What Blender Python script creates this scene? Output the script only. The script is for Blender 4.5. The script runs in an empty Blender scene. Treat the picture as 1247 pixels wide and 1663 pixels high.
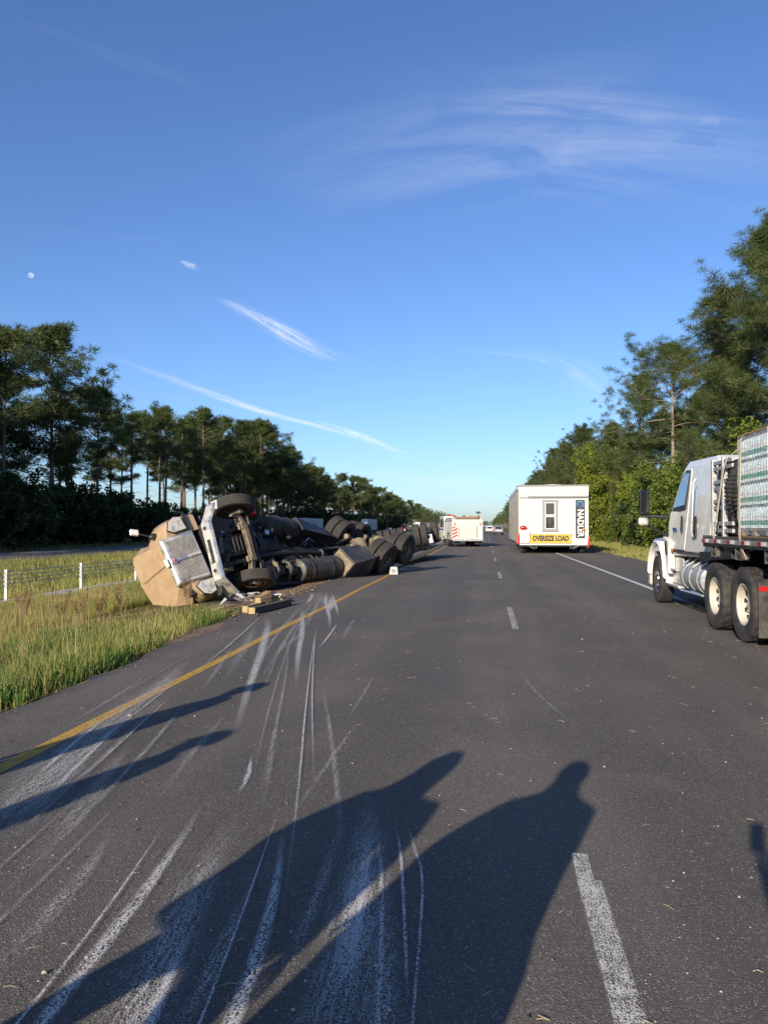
import bpy, bmesh, math, random
import numpy as np
from mathutils import Vector, Matrix, Euler

R = math.radians
sc = bpy.context.scene
C = sc.collection
random.seed(7)

# ------------------------------------------------------------------ camera, sky, sun, exposure
cam_d = bpy.data.cameras.new('camera')
cam = bpy.data.objects.new('camera', cam_d)
C.objects.link(cam)
cam.location = (0, 0, 1.6)
cam.rotation_euler = (R(91.086), 0, R(7.56))
cam_d.sensor_fit = 'VERTICAL'
cam_d.sensor_height = 24
cam_d.lens = 24 * 1240 / 1663
cam_d.clip_start = 0.05
cam_d.clip_end = 40000
sc.camera = cam

SKY_TINT = (.44, .545, .74)
SUN_EL, SUN_AZ = 19.5, 197.8          # azimuth clockwise from +Y
w = bpy.data.worlds.new('World')
sc.world = w
w.use_nodes = True
wt = w.node_tree
sky = wt.nodes.new('ShaderNodeTexSky')
sky.sky_type = 'NISHITA'
sky.sun_disc = False
sky.sun_elevation = R(SUN_EL)
sky.sun_rotation = R(SUN_AZ)
sky.altitude = 0
sky.air_density = 1.0
sky.dust_density = 0.6
sky.ozone_density = 2.6
_tn = wt.nodes.new('ShaderNodeMixRGB')                 # the whole dome alike: a clear, deep morning blue
_tn.blend_type = 'MULTIPLY'
_tn.inputs[0].default_value = 1
_tn.inputs[2].default_value = (*SKY_TINT, 1)
wt.links.new(sky.outputs[0], _tn.inputs[1])
wt.links.new(_tn.outputs[0], wt.nodes['Background'].inputs[0])
wt.nodes['Background'].inputs[1].default_value = 0.14

sun_d = bpy.data.lights.new('sun', 'SUN')
sun_d.energy = 4.5
sun_d.angle = R(0.53)
sun_d.color = (1.0, 0.87, 0.70)
sun = bpy.data.objects.new('sun', sun_d)
C.objects.link(sun)
to_sun = Vector((math.sin(R(SUN_AZ)) * math.cos(R(SUN_EL)), math.cos(R(SUN_AZ)) * math.cos(R(SUN_EL)), math.sin(R(SUN_EL))))
sun.rotation_euler = to_sun.to_track_quat('Z', 'Y').to_euler()
sun.location = to_sun * 60

sc.view_settings.view_transform = 'Standard'
sc.view_settings.look = 'None'
sc.view_settings.exposure = 0.78
sc.view_settings.gamma = 1
sc.view_settings.use_curve_mapping = False
sc.render.engine = 'CYCLES'
cy = sc.cycles
cy.use_denoising = True
cy.max_bounces = 6
cy.diffuse_bounces = 3
cy.glossy_bounces = 3
cy.transparent_max_bounces = 16
cy.caustics_reflective = False
cy.caustics_refractive = False
cy.sample_clamp_indirect = 6

# ------------------------------------------------------------------ materials
def nodes(name):
    m = bpy.data.materials.new(name)
    m.use_nodes = True
    nt = m.node_tree
    return m, nt, nt.nodes['Principled BSDF']

class N:
    """tiny node-graph helper"""
    def __init__(s, nt): s.nt = nt
    def add(s, t, **kw):
        n = s.nt.nodes.new('ShaderNode' + t)
        for k, v in kw.items(): setattr(n, k, v)
        return n
    def put(s, sock, v):
        if hasattr(v, 'is_linked'): s.nt.links.new(v, sock)
        elif v is not None: sock.default_value = v
    def math(s, op, a, b=None, c=None, clamp=False):
        n = s.add('Math', operation=op, use_clamp=clamp)
        for i, v in enumerate((a, b, c)):
            if v is not None: s.put(n.inputs[i], v)
        return n.outputs[0]
    def noise(s, vec, scale, detail=2, rough=.5, dist=0):
        n = s.add('TexNoise')
        s.put(n.inputs['Vector'], vec)
        n.inputs['Scale'].default_value = scale
        n.inputs['Detail'].default_value = detail
        n.inputs['Roughness'].default_value = rough
        n.inputs['Distortion'].default_value = dist
        return n.outputs['Fac']
    def vor(s, vec, scale, out='Distance', feature='F1'):
        n = s.add('TexVoronoi', feature=feature)
        s.put(n.inputs['Vector'], vec)
        n.inputs['Scale'].default_value = scale
        return n.outputs[out]
    def ramp(s, fac, a, b, lo=0.0, hi=1.0):
        n = s.add('MapRange', interpolation_type='SMOOTHSTEP')
        s.put(n.inputs[0], fac)
        for i, v in enumerate((a, b, lo, hi)): n.inputs[i + 1].default_value = v
        return n.outputs[0]
    def mix(s, fac, a, b, mode='MIX'):
        n = s.add('MixRGB', blend_type=mode)
        s.put(n.inputs[0], fac); s.put(n.inputs[1], col4(a)); s.put(n.inputs[2], col4(b))
        return n.outputs[0]
    def map(s, vec, scale):
        n = s.add('Mapping')
        s.put(n.inputs[0], vec)
        n.inputs['Scale'].default_value = scale
        return n.outputs[0]
    def bump(s, h, strength, dist):
        n = s.add('Bump')
        s.put(n.inputs['Height'], h)
        n.inputs['Strength'].default_value = strength
        n.inputs['Distance'].default_value = dist
        return n.outputs[0]

def col4(c):
    return (*c, 1) if isinstance(c, tuple) and len(c) == 3 else c

def pm(name, col, rough=.5, metal=0.0, var=.18, scale=6, bump=0.0, dirt=None, dirt_amt=.45, dscale=3, coat=0, spec=.5):
    m, nt, b = nodes(name)
    g = N(nt)
    tc = g.add('TexCoord').outputs['Object']
    n1 = g.noise(tc, scale, 5, .6)
    c = g.mix(g.ramp(n1, .3, .7), tuple(x * (1 - var) for x in col), tuple(min(1, x * (1 + var)) for x in col))
    rr = g.ramp(n1, .25, .75, max(.02, rough - .08), min(1, rough + .1))
    if dirt:
        dn = g.noise(tc, dscale, 6, .7, .4)
        f = g.math('MULTIPLY', g.ramp(dn, .42, .68), dirt_amt)
        c = g.mix(f, c, dirt)
        rr = g.math('ADD', rr, g.math('MULTIPLY', f, .3), clamp=True)
        if metal: g.put(b.inputs['Metallic'], g.math('SUBTRACT', metal, f, clamp=True))
    elif metal:
        b.inputs['Metallic'].default_value = metal
    nt.links.new(c, b.inputs['Base Color'])
    nt.links.new(rr, b.inputs['Roughness'])
    b.inputs['Specular IOR Level'].default_value = spec
    if coat:
        b.inputs['Coat Weight'].default_value = coat
        b.inputs['Coat Roughness'].default_value = .08
    if bump:
        nt.links.new(g.bump(g.noise(tc, scale * 6, 4, .6), bump, .01), b.inputs['Normal'])
    return m

def leafm(name, c1, c2, trans=.35, rough=.55):
    m, nt, b = nodes(name)
    g = N(nt)
    at = g.add('Attribute', attribute_name='tint').outputs['Fac']
    oi = g.add('ObjectInfo').outputs['Random']
    f = g.math('ADD', g.math('MULTIPLY', at, .75), g.math('MULTIPLY', oi, .25))
    c = g.mix(f, c1, c2)
    nt.links.new(c, b.inputs['Base Color'])
    b.inputs['Roughness'].default_value = rough
    b.inputs['Specular IOR Level'].default_value = .35
    tr = g.add('BsdfTranslucent')
    nt.links.new(g.mix(.5, c, (c2[0] * 1.3, c2[1] * 1.25, c2[2] * .8)), tr.inputs[0])
    mx = g.add('MixShader')
    mx.inputs[0].default_value = trans
    nt.links.new(b.outputs[0], mx.inputs[1]); nt.links.new(tr.outputs[0], mx.inputs[2])
    nt.links.new(mx.outputs[0], nt.nodes['Material Output'].inputs[0])
    return m

M = {}
def asphalt(name, base, far=False):
    m, nt, b = nodes(name)
    g = N(nt)
    tc = g.add('TexCoord').outputs['Object']
    big = g.noise(tc, .35, 5, .62)
    mid = g.noise(g.map(tc, (1.6, .22, 1)), 1.0, 4, .6)         # long streaks of wear along the lanes
    c = g.mix(g.ramp(big, .35, .68), tuple(x * .74 for x in base), tuple(x * 1.22 for x in base))
    c = g.mix(g.ramp(mid, .35, .7, 0, .7), c, (base[0] * 1.25, base[1] * 1.22, base[2] * 1.18))
    lane = g.noise(g.map(tc, (.9, .03, 1)), 1.0, 3, .5)
    c = g.mix(g.ramp(lane, .42, .62, 0, .45), c, tuple(x * .68 for x in base))
    sxy = g.add('SeparateXYZ'); nt.links.new(tc, sxy.inputs[0])
    wp = g.math('COSINE', g.math('MULTIPLY', g.math('ADD', sxy.outputs[0], g.math('ADD', .45, g.math('MULTIPLY', big, .5))), 3.5))   # polished wheel paths
    c = g.mix(g.ramp(wp, -.1, 1.0, 0, .42), c, tuple(x * .66 for x in base))
    # pale mud film tracked over the lanes
    mud = g.noise(tc, .55, 6, .72, .6)
    c = g.mix(g.ramp(mud, .5, .78, 0, .5), c, (.25, .205, .15))
    v1 = g.add('TexVoronoi'); g.put(v1.inputs['Vector'], tc); v1.inputs['Scale'].default_value = 190
    cell = g.add('SeparateColor'); nt.links.new(v1.outputs['Color'], cell.inputs[0])
    c = g.mix(g.ramp(cell.outputs[0], .0, 1.0, 0, .55), c, (base[0] * .38, base[1] * .38, base[2] * .4))
    c = g.mix(g.ramp(cell.outputs[1], .86, .99, 0, .6), c, (.36, .33, .29))
    fine = g.noise(tc, 260, 2, .6)
    c = g.mix(g.ramp(fine, .58, .75, 0, .3), c, (.28, .26, .235))
    nt.links.new(c, b.inputs['Base Color'])
    nt.links.new(g.ramp(big, .3, .7, .78, .95), b.inputs['Roughness'])
    b.inputs['Specular IOR Level'].default_value = .3
    h = g.math('ADD', g.math('MULTIPLY', g.vor(tc, 150), .8), g.math('MULTIPLY', g.noise(tc, 75, 4, .7), .8))
    nt.links.new(g.bump(h, .5, .007), b.inputs['Normal'])
    return m
M['road'] = asphalt('asphalt', (.122, .108, .092))
M['road_far'] = asphalt('asphalt_far', (.11, .104, .098))

def worn(name, col, lo, hi, rough=.7, streak=(1, 1, 1), scale=14, alpha=1.0, edge=.12, endfade=.0, spec=.3, gran=True):
    """paint, scrapes, film: shows where the noise says it has not worn off; uv = (metres along, 0..1 across)"""
    m, nt, b = nodes(name)
    g = N(nt)
    tc = g.add('TexCoord')
    uv = tc.outputs['UV']
    sx = g.add('SeparateXYZ'); nt.links.new(uv, sx.inputs[0])
    n1 = g.noise(g.map(tc.outputs['Object'], streak) if streak != (1, 1, 1) else tc.outputs['Object'], scale, 6, .75)
    n2 = g.noise(tc.outputs['Object'], 170, 2, .6)
    n3 = g.noise(g.map(uv, (1.1, 26, 1)), 1.0, 4, .65)
    n4 = g.vor(tc.outputs['Object'], 130)
    f = g.math('ADD', g.math('MULTIPLY', n1, .42), g.math('MULTIPLY', g.math('SUBTRACT', .8, n4), .34 if gran else .30))
    f = g.math('ADD', f, g.math('MULTIPLY', n3, .3))
    f = g.ramp(f, lo, hi)
    v = g.math('SUBTRACT', .5, g.math('ABSOLUTE', g.math('SUBTRACT', sx.outputs[1], .5)))
    f = g.math('MULTIPLY', f, g.ramp(v, 0.0, edge))
    if endfade:
        at = g.add('Attribute', attribute_name='along').outputs['Fac']
        e = g.math('SUBTRACT', .5, g.math('ABSOLUTE', g.math('SUBTRACT', at, .5)))
        f = g.math('MULTIPLY', f, g.ramp(e, 0.0, endfade))
    f = g.math('MULTIPLY', f, alpha)
    nt.links.new(g.mix(g.ramp(n2, .3, .7), tuple(x * .8 for x in col), col), b.inputs['Base Color'])
    b.inputs['Roughness'].default_value = rough
    b.inputs['Specular IOR Level'].default_value = spec
    nt.links.new(f, b.inputs['Alpha'])
    return m
M['yellow_paint'] = worn('yellow_paint', (.58, .34, .05), .30, .50, edge=.06)
M['white_paint'] = worn('white_paint', (.72, .71, .67), .28, .46, edge=.05)
M['white_worn'] = worn('white_paint_worn', (.64, .63, .58), .36, .56, edge=.12)
M['scrape_bold'] = worn('scrape_bold', (.72, .70, .66), .36, .52, streak=(7, .7, 1), scale=8, edge=.4, endfade=.35, alpha=.85)
M['scrape_soft'] = worn('scrape_soft', (.62, .60, .565), .41, .60, streak=(7, .6, 1), scale=8, edge=.5, endfade=.45, alpha=.85)
M['mud_film'] = worn('mud_film', (.30, .25, .19), .40, .70, scale=3, edge=.5, endfade=.45, alpha=.75)
M['dark_gouge'] = worn('dark_gouge', (.02, .018, .016), .42, .58, scale=10, edge=.4, endfade=.4, alpha=.8)
M['red_paint_flat'] = pm('red_paint_flat', (.5, .02, .015), .5, 0, .1)

def terrain_mat():
    m, nt, b = nodes('turf_soil')
    g = N(nt)
    tc = g.add('TexCoord').outputs['Object']
    a = g.noise(tc, .25, 6, .65); f = g.noise(tc, 9, 5, .75); h = g.noise(tc, 60, 3, .7)
    c = g.mix(g.ramp(a, .35, .68), (.085, .105, .026), (.135, .145, .040))
    c = g.mix(g.ramp(f, .45, .72, 0, .75), c, (.14, .11, .06))
    c = g.mix(g.ramp(h, .5, .75, 0, .6), c, (.045, .055, .016))
    nt.links.new(c, b.inputs['Base Color'])
    b.inputs['Roughness'].default_value = .95
    b.inputs['Specular IOR Level'].default_value = .15
    nt.links.new(g.bump(g.math('ADD', f, h), .9, .12), b.inputs['Normal'])
    return m
M['turf'] = terrain_mat()
M['gravel'] = pm('gravel_strip', (.36, .33, .29), .95, 0, .3, 14, 1.0)
M['dirt'] = pm('bare_dirt', (.19, .115, .065), .95, 0, .45, 9, 1.0, dirt=(.22, .18, .10), dscale=6)
M['grass'] = leafm('grass_blades', (.12, .165, .03), (.44, .38, .13), .42)
M['weed'] = leafm('weed_blades', (.055, .12, .022), (.11, .19, .035), .4)
M['dry'] = leafm('dry_stalks', (.20, .13, .065), (.36, .26, .13), .25)
M['needle'] = leafm('pine_needles', (.036, .060, .017), (.108, .138, .040), .28)
M['needle_dead'] = leafm('dead_needles', (.16, .09, .04), (.25, .15, .07), .2)
M['leaf'] = leafm('broad_leaves', (.07, .11, .018), (.18, .235, .04), .4)
M['leaf_bright'] = leafm('bright_leaves', (.15, .205, .025), (.30, .34, .055), .45)
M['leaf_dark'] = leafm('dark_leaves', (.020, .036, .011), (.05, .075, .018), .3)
M['bark'] = pm('pine_bark', (.13, .095, .07), .95, 0, .45, 7, 1.0)
M['bark_pale'] = pm('bare_bark', (.24, .19, .145), .95, 0, .35, 7, 1.0)

# vehicle and object materials
M['tan'] = pm('tan_paint', (.46, .315, .185), .33, 0.25, .06, 4, 0, dirt=(.24, .19, .13), dirt_amt=.4, coat=.4)
M['chrome'] = pm('chrome', (.68, .66, .62), .30, .85, .08, 5, 0, dirt=(.30, .25, .18), dirt_amt=.7, dscale=2.5)
M['steel'] = pm('galvanised_steel', (.40, .41, .41), .5, .5, .2, 16, 0)
M['alu'] = pm('brushed_aluminium', (.66, .66, .65), .33, .9, .1, 12, 0, dirt=(.3, .27, .22), dirt_amt=.3)
M['blackmetal'] = pm('dirty_black_metal', (.014, .013, .013), .55, 0, .4, 7, .2, dirt=(.06, .048, .036), dirt_amt=.4, dscale=4)
M['greymetal'] = pm('dusty_grey_metal', (.050, .047, .042), .5, .3, .35, 7, .2, dirt=(.11, .09, .065), dirt_amt=.45, dscale=4)
M['dusty'] = pm('tan_dusty_metal', (.20, .155, .105), .8, 0, .35, 7, .4, dirt=(.10, .08, .06), dirt_amt=.55, dscale=5)
M['rubber'] = pm('tyre_rubber', (.026, .025, .024), .75, 0, .3, 12, .15, dirt=(.085, .07, .055), dirt_amt=.4, dscale=3)
M['rubber_dusty'] = pm('dusty_tyre_rubber', (.032, .029, .026), .85, 0, .3, 12, .2, dirt=(.085, .07, .055), dirt_amt=.5, dscale=4)
M['rim_white'] = pm('white_wheel_paint', (.50, .465, .38), .4, 0, .06, 6, 0, dirt=(.30, .24, .16), dirt_amt=.4)
M['rim_dirty'] = pm('dirty_wheel', (.12, .105, .085), .65, .3, .3, 6, .2, dirt=(.24, .19, .13), dirt_amt=.5)
M['rim_alu'] = pm('polished_wheel', (.6, .58, .54), .25, 1, .1, 6, 0, dirt=(.2, .15, .1), dirt_amt=.5)
M['white'] = pm('white_vehicle_paint', (.70, .68, .63), .3, 0, .03, 3, 0, dirt=(.45, .41, .34), dirt_amt=.28, coat=.5)
M['white_matte'] = pm('white_panel', (.475, .475, .465), .55, 0, .05, 3, 0, dirt=(.5, .47, .42), dirt_amt=.25)
M['cream'] = pm('cream_vehicle_paint', (.58, .555, .47), .4, 0, .05, 3, 0, dirt=(.45, .4, .3), dirt_amt=.3)
M['grey_trim'] = pm('grey_trim', (.22, .23, .24), .6, 0, .1, 6)
M['black'] = pm('black_plastic', (.014, .014, .015), .5, 0, .2, 8)
M['blackgloss'] = pm('black_gloss', (.012, .012, .013), .2, 0, .1, 8)
M['red'] = pm('red_plastic', (.62, .022, .018), .4, 0, .12, 6)
M['redlens'] = pm('red_lens', (.42, .012, .012), .2, 0, .1, 20)
M['amber'] = pm('amber_lens', (.7, .22, .02), .25, 0, .1, 20)
M['yellow_sign'] = pm('yellow_banner', (.52, .33, .03), .55, 0, .06, 4, 0, dirt=(.5, .36, .08), dirt_amt=.3)
M['wood'] = pm('pale_timber', (.21, .145, .085), .8, 0, .28, 10, .4)
M['wood_dark'] = pm('weathered_timber', (.085, .064, .046), .9, 0, .3, 10, .5)
M['wood_end'] = pm('cut_timber_end', (.34, .25, .12), .8, 0, .2, 20, .3)
M['card'] = pm('brown_cardboard', (.30, .175, .09), .85, 0, .2, 6, .2)
M['blue'] = pm('blue_vehicle_paint', (.09, .16, .36), .35, 0, .1, 4, 0, coat=.3)
M['boxgrey'] = pm('pale_box_panel', (.42, .44, .46), .5, 0, .06, 4, 0)
M['silver'] = pm('silver_car_paint', (.36, .37, .38), .3, .6, .06, 4, 0, coat=.5)
M['stripe_blue'] = pm('blue_stripe', (.02, .07, .32), .4)
M['navy'] = pm('navy_cloth', (.018, .024, .06), .9, 0, .2, 10)
M['bluegrey'] = pm('blue_jeans', (.05, .075, .14), .9, 0, .2, 10)
M['shirt'] = pm('grey_shirt', (.18, .18, .18), .9, 0, .15, 10)
M['skin'] = pm('skin', (.48, .28, .19), .55, 0, .08, 10)
M['hair'] = pm('dark_hair', (.03, .02, .014), .7, 0, .3, 30)
M['banner'] = pm('charcoal_banner', (.018, .022, .03), .55, 0, .1, 5)
M['teal'] = pm('teal_print', (.02, .22, .34), .5)
M['letter_white'] = pm('white_print', (.62, .62, .60), .5, 0, .03)
M['letter_black'] = pm('black_print', (.012, .012, .012), .55)
M['green_label'] = pm('green_label', (.04, .20, .115), .4, 0, .1)
M['blue_label'] = pm('blue_label', (.02, .07, .26), .4, 0, .1)
M['strap'] = pm('webbing_strap', (.48, .40, .29), .8, 0, .15, 30)
def moon_mat():
    m, nt, b = nodes('moon_rock')                       # seen through the lit air: its light adds to the sky's
    g = N(nt)
    tc = g.add('TexCoord').outputs['Object']
    df = g.add('BsdfDiffuse')
    nt.links.new(g.mix(g.ramp(g.noise(tc, 1.6, 4, .6), .4, .62), (.06, .055, .05), (.22, .205, .18)), df.inputs[0])
    ad = g.add('AddShader'); tr = g.add('BsdfTransparent')
    nt.links.new(df.outputs[0], ad.inputs[0]); nt.links.new(tr.outputs[0], ad.inputs[1])
    nt.links.new(ad.outputs[0], nt.nodes['Material Output'].inputs[0])
    nt.nodes.remove(b)
    return m
M['moon'] = moon_mat()

def glassm(name, tint, rough=.05):
    m, nt, b = nodes(name)
    b.inputs['Base Color'].default_value = (*tint, 1)
    b.inputs['Roughness'].default_value = rough
    b.inputs['Specular IOR Level'].default_value = .8
    b.inputs['Coat Weight'].default_value = .6
    return m
M['glass'] = glassm('dark_window_glass', (.012, .015, .018))
M['glass_blue'] = glassm('tinted_window_glass', (.05, .08, .11))
M['lens'] = glassm('headlight_lens', (.42, .40, .36), .18)

def clearm(name, col, a):
    m, nt, b = nodes(name)
    g = N(nt)
    tc = g.add('TexCoord').outputs['Object']
    b.inputs['Base Color'].default_value = (*col, 1)
    b.inputs['Roughness'].default_value = .12
    n = g.noise(g.map(tc, (1, 1, 5)), 5, 5, .7, 1.5)
    nt.links.new(g.ramp(n, .35, .7, a * .35, min(1, a * 1.6)), b.inputs['Alpha'])
    nt.links.new(g.bump(n, .8, .05), b.inputs['Normal'])
    return m
M['wrap'] = clearm('stretch_wrap', (.75, .78, .8), .36)
M['sheeting'] = clearm('plastic_sheeting', (.74, .71, .66), .5)
M['bottle'] = pm('clear_bottle', (.50, .60, .64), .15, 0, .12, 30)

def grille_mat():
    m, nt, b = nodes('woven_grille_mesh')
    g = N(nt)
    tc = g.add('TexCoord').outputs['Object']
    n = g.noise(tc, 5, 5, .7)
    n2 = g.noise(tc, 90, 2, .6)
    c = g.mix(g.ramp(n, .35, .7), (.34, .315, .27), (.52, .48, .41))
    c = g.mix(g.ramp(n2, .45, .6, 0, .7), c, (.12, .11, .095))
    nt.links.new(c, b.inputs['Base Color'])
    b.inputs['Metallic'].default_value = .6
    b.inputs['Roughness'].default_value = .5
    nt.links.new(g.bump(n2, .6, .01), b.inputs['Normal'])
    return m
GRILLE = grille_mat()

# ------------------------------------------------------------------ builders
def setp(o, label=None, cat=None, group=None, kind=None):
    if label: o['label'] = label
    if cat: o['category'] = cat
    if group: o['group'] = group
    if kind: o['kind'] = kind
    return o

def thing(name, label, cat, loc=(0, 0, 0), rotz=0, group=None):
    o = bpy.data.objects.new(name, None)
    o.empty_display_size = .2
    o.location = loc
    o.rotation_euler = (0, 0, rotz)
    C.objects.link(o)
    return setp(o, label, cat, group)

def link(name, me, parent=None):
    o = bpy.data.objects.new(name, me)
    C.objects.link(o)
    if parent is not None: o.parent = parent
    return o

def rotm(rot):
    if rot is None: return Matrix.Identity(3)
    if isinstance(rot, Matrix): return rot.to_3x3()
    return Euler(rot).to_matrix()

class MB:
    def __init__(s):
        s.v = []; s.f = []; s.mi = []; s.m = 0; s.sm = []; s.uv = {}
    def add(s, vs, fs, smooth=False):
        o = len(s.v)
        s.v += [Vector(p) for p in vs]
        for f in fs:
            s.f.append([i + o for i in f]); s.mi.append(s.m); s.sm.append(smooth)
        return s
    def box(s, c, size, rot=None, taper=1.0):
        r = rotm(rot); c = Vector(c); x, y, z = (k / 2 for k in size)
        pts = []
        for dz in (-1, 1):
            t = taper if dz > 0 else 1
            for dx, dy in ((-1, -1), (1, -1), (1, 1), (-1, 1)):
                pts.append(c + r @ Vector((dx * x * t, dy * y * t, dz * z)))
        return s.add(pts, [(3, 2, 1, 0), (4, 5, 6, 7), (0, 1, 5, 4), (1, 2, 6, 5), (2, 3, 7, 6), (3, 0, 4, 7)])
    def bb(s, x0, x1, y0, y1, z0, z1):
        return s.box(((x0 + x1) / 2, (y0 + y1) / 2, (z0 + z1) / 2), (x1 - x0, y1 - y0, z1 - z0))
    def loft(s, rings, cap=True, closed=True, smooth=True):
        n = len(rings[0]); o = len(s.v)
        for r in rings: s.v += [Vector(p) for p in r]
        for i in range(len(rings) - 1):
            for j in range(n if closed else n - 1):
                k = (j + 1) % n
                s.f.append([o + i * n + j, o + i * n + k, o + (i + 1) * n + k, o + (i + 1) * n + j]); s.mi.append(s.m); s.sm.append(smooth)
        if cap:
            s.f.append([o + j for j in reversed(range(n))]); s.mi.append(s.m); s.sm.append(False)
            e = o + (len(rings) - 1) * n
            s.f.append([e + j for j in range(n)]); s.mi.append(s.m); s.sm.append(False)
        return s
    def tube(s, pts, r, n=8, cap=True):
        pts = [Vector(p) for p in pts]
        rs = r if isinstance(r, (list, tuple)) else [r] * len(pts)
        rings = []; up = None
        for i, p in enumerate(pts):
            t = (pts[min(i + 1, len(pts) - 1)] - pts[max(i - 1, 0)]).normalized()
            if up is None: up = Vector((0, 0, 1)) if abs(t.z) < .9 else Vector((1, 0, 0))
            a = t.cross(up); a.normalize(); b = a.cross(t)
            up = b
            rings.append([p + (a * math.cos(2 * math.pi * k / n) + b * math.sin(2 * math.pi * k / n)) * rs[i] for k in range(n)])
        return s.loft(rings, cap)
    def cyl(s, p0, p1, r0, r1=None, n=16):
        return s.tube([p0, p1], [r0, r0 if r1 is None else r1], n)
    def lathe(s, prof, n=32, axis='x', c=(0, 0, 0), cap=False):
        rings = []
        c = Vector(c)
        for a, r in prof:
            ring = []
            for k in range(n):
                t = 2 * math.pi * k / n
                p = (a, r * math.cos(t), r * math.sin(t))
                if axis == 'y': p = (p[1], p[0], p[2])
                if axis == 'z': p = (p[1], p[2], p[0])
                ring.append(c + Vector(p))
            rings.append(ring)
        return s.loft(rings, cap)
    def prism(s, poly, a, b, axis='x', inset=None):
        """extrude a 2-D polygon (two coordinates other than axis) from a to b; inset(u, v, side)->offset along the axis"""
        def P(u, v, t):
            return {'x': (t, u, v), 'y': (u, t, v), 'z': (u, v, t)}[axis]
        r0 = [P(u, v, a + (inset(u, v) if inset else 0)) for u, v in poly]
        r1 = [P(u, v, b - (inset(u, v) if inset else 0)) for u, v in poly]
        return s.loft([r0, r1], True, True, False)
    def quad(s, a, b, c, d): return s.add([a, b, c, d], [(0, 1, 2, 3)])
    def sphere(s, c, r, n=12, m=8, sq=(1, 1, 1)):
        c = Vector(c); rings = []
        for i in range(m + 1):
            t = math.pi * i / m
            rr = max(math.sin(t), .02)
            rings.append([c + Vector((r * sq[0] * rr * math.cos(2 * math.pi * k / n), r * sq[1] * rr * math.sin(2 * math.pi * k / n), -r * sq[2] * math.cos(t))) for k in range(n)])
        return s.loft(rings, True)
    def mesh(s, name, mats, xf=None, fix=True):
        me = bpy.data.meshes.new(name)
        vs = [xf(p) for p in s.v] if xf else s.v
        me.from_pydata([tuple(p) for p in vs], [], s.f)
        for m in (mats if isinstance(mats, (list, tuple)) else [mats]): me.materials.append(m)
        me.polygons.foreach_set('material_index', s.mi)
        me.polygons.foreach_set('use_smooth', s.sm)
        if fix:
            bm = bmesh.new(); bm.from_mesh(me)
            bmesh.ops.recalc_face_normals(bm, faces=bm.faces)
            bm.to_mesh(me); bm.free()
        if any(s.sm): me.set_sharp_from_angle(angle=R(38))
        me.update()
        return me
    def build(s, name, mats, parent=None, xf=None, bevel=0, fix=True):
        o = link(name, s.mesh(name, mats, xf, fix), parent)
        if bevel:
            b = o.modifiers.new('bevel', 'BEVEL')
            b.width = bevel; b.segments = 2; b.limit_method = 'ANGLE'; b.angle_limit = R(35)
        return o

def npmesh(name, verts, faces_n, mats, tint=None):
    """triangles/quads from numpy arrays; faces_n (F,k)"""
    me = bpy.data.meshes.new(name)
    F, k = faces_n.shape
    me.vertices.add(len(verts)); me.vertices.foreach_set('co', np.ascontiguousarray(verts, dtype=np.float32).ravel())
    me.loops.add(F * k); me.loops.foreach_set('vertex_index', np.ascontiguousarray(faces_n, dtype=np.int32).ravel())
    me.polygons.add(F); me.polygons.foreach_set('loop_start', np.arange(0, F * k, k, dtype=np.int32))
    me.polygons.foreach_set('loop_total', np.full(F, k, dtype=np.int32))
    for m in (mats if isinstance(mats, (list, tuple)) else [mats]): me.materials.append(m)
    me.update(calc_edges=True)
    if tint is not None:
        a = me.attributes.new('tint', 'FLOAT', 'POINT'); a.data.foreach_set('value', tint.astype(np.float32))
    return me

def strip(name, pts, widths, mat, z, label=None, parent=None):
    """flat painted or scraped strip along ground points (x, y); uv in metres"""
    n = len(pts)
    P = [Vector((p[0], p[1], z)) for p in pts]
    vs, uv, al = [], [], []
    L = 0; tot = sum((P[i + 1] - P[i]).length for i in range(n - 1))
    ws = widths if isinstance(widths, (list, tuple)) else [widths] * n
    for i in range(n):
        t = (P[min(i + 1, n - 1)] - P[max(i - 1, 0)]).normalized()
        s_ = Vector((-t.y, t.x, 0))
        if i: L += (P[i] - P[i - 1]).length
        vs += [P[i] - s_ * ws[i] / 2, P[i] + s_ * ws[i] / 2]
        uv += [(L, 0), (L, 1)]; al += [L / tot] * 2
    me = bpy.data.meshes.new(name)
    me.from_pydata([tuple(v) for v in vs], [], [(2 * i, 2 * i + 2, 2 * i + 3, 2 * i + 1) for i in range(n - 1)])
    if me.polygons[0].normal.z < 0: me.flip_normals()
    ul = me.uv_layers.new(name='uv')
    for l in me.loops: ul.data[l.index].uv = uv[l.vertex_index]
    a = me.attributes.new('along', 'FLOAT', 'POINT'); a.data.foreach_set('value', al)
    me.materials.append(mat)
    o = link(name, me, parent)
    o['kind'] = 'structure'
    if label: o['label'] = label
    return o

def dense(pts, step):
    out = []
    for a, b in zip(pts[:-1], pts[1:]):
        n = max(1, int(math.dist(a, b) / step))
        out += [(a[0] + (b[0] - a[0]) * i / n, a[1] + (b[1] - a[1]) * i / n) for i in range(n)]
    return out + [pts[-1]]

def smooth_line(pts, k=2):
    for _ in range(k):
        q = [pts[0]]
        for a, b in zip(pts[:-1], pts[1:]):
            q += [(a[0] * .75 + b[0] * .25, a[1] * .75 + b[1] * .25), (a[0] * .25 + b[0] * .75, a[1] * .25 + b[1] * .75)]
        pts = q + [pts[-1]]
    return pts

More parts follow.
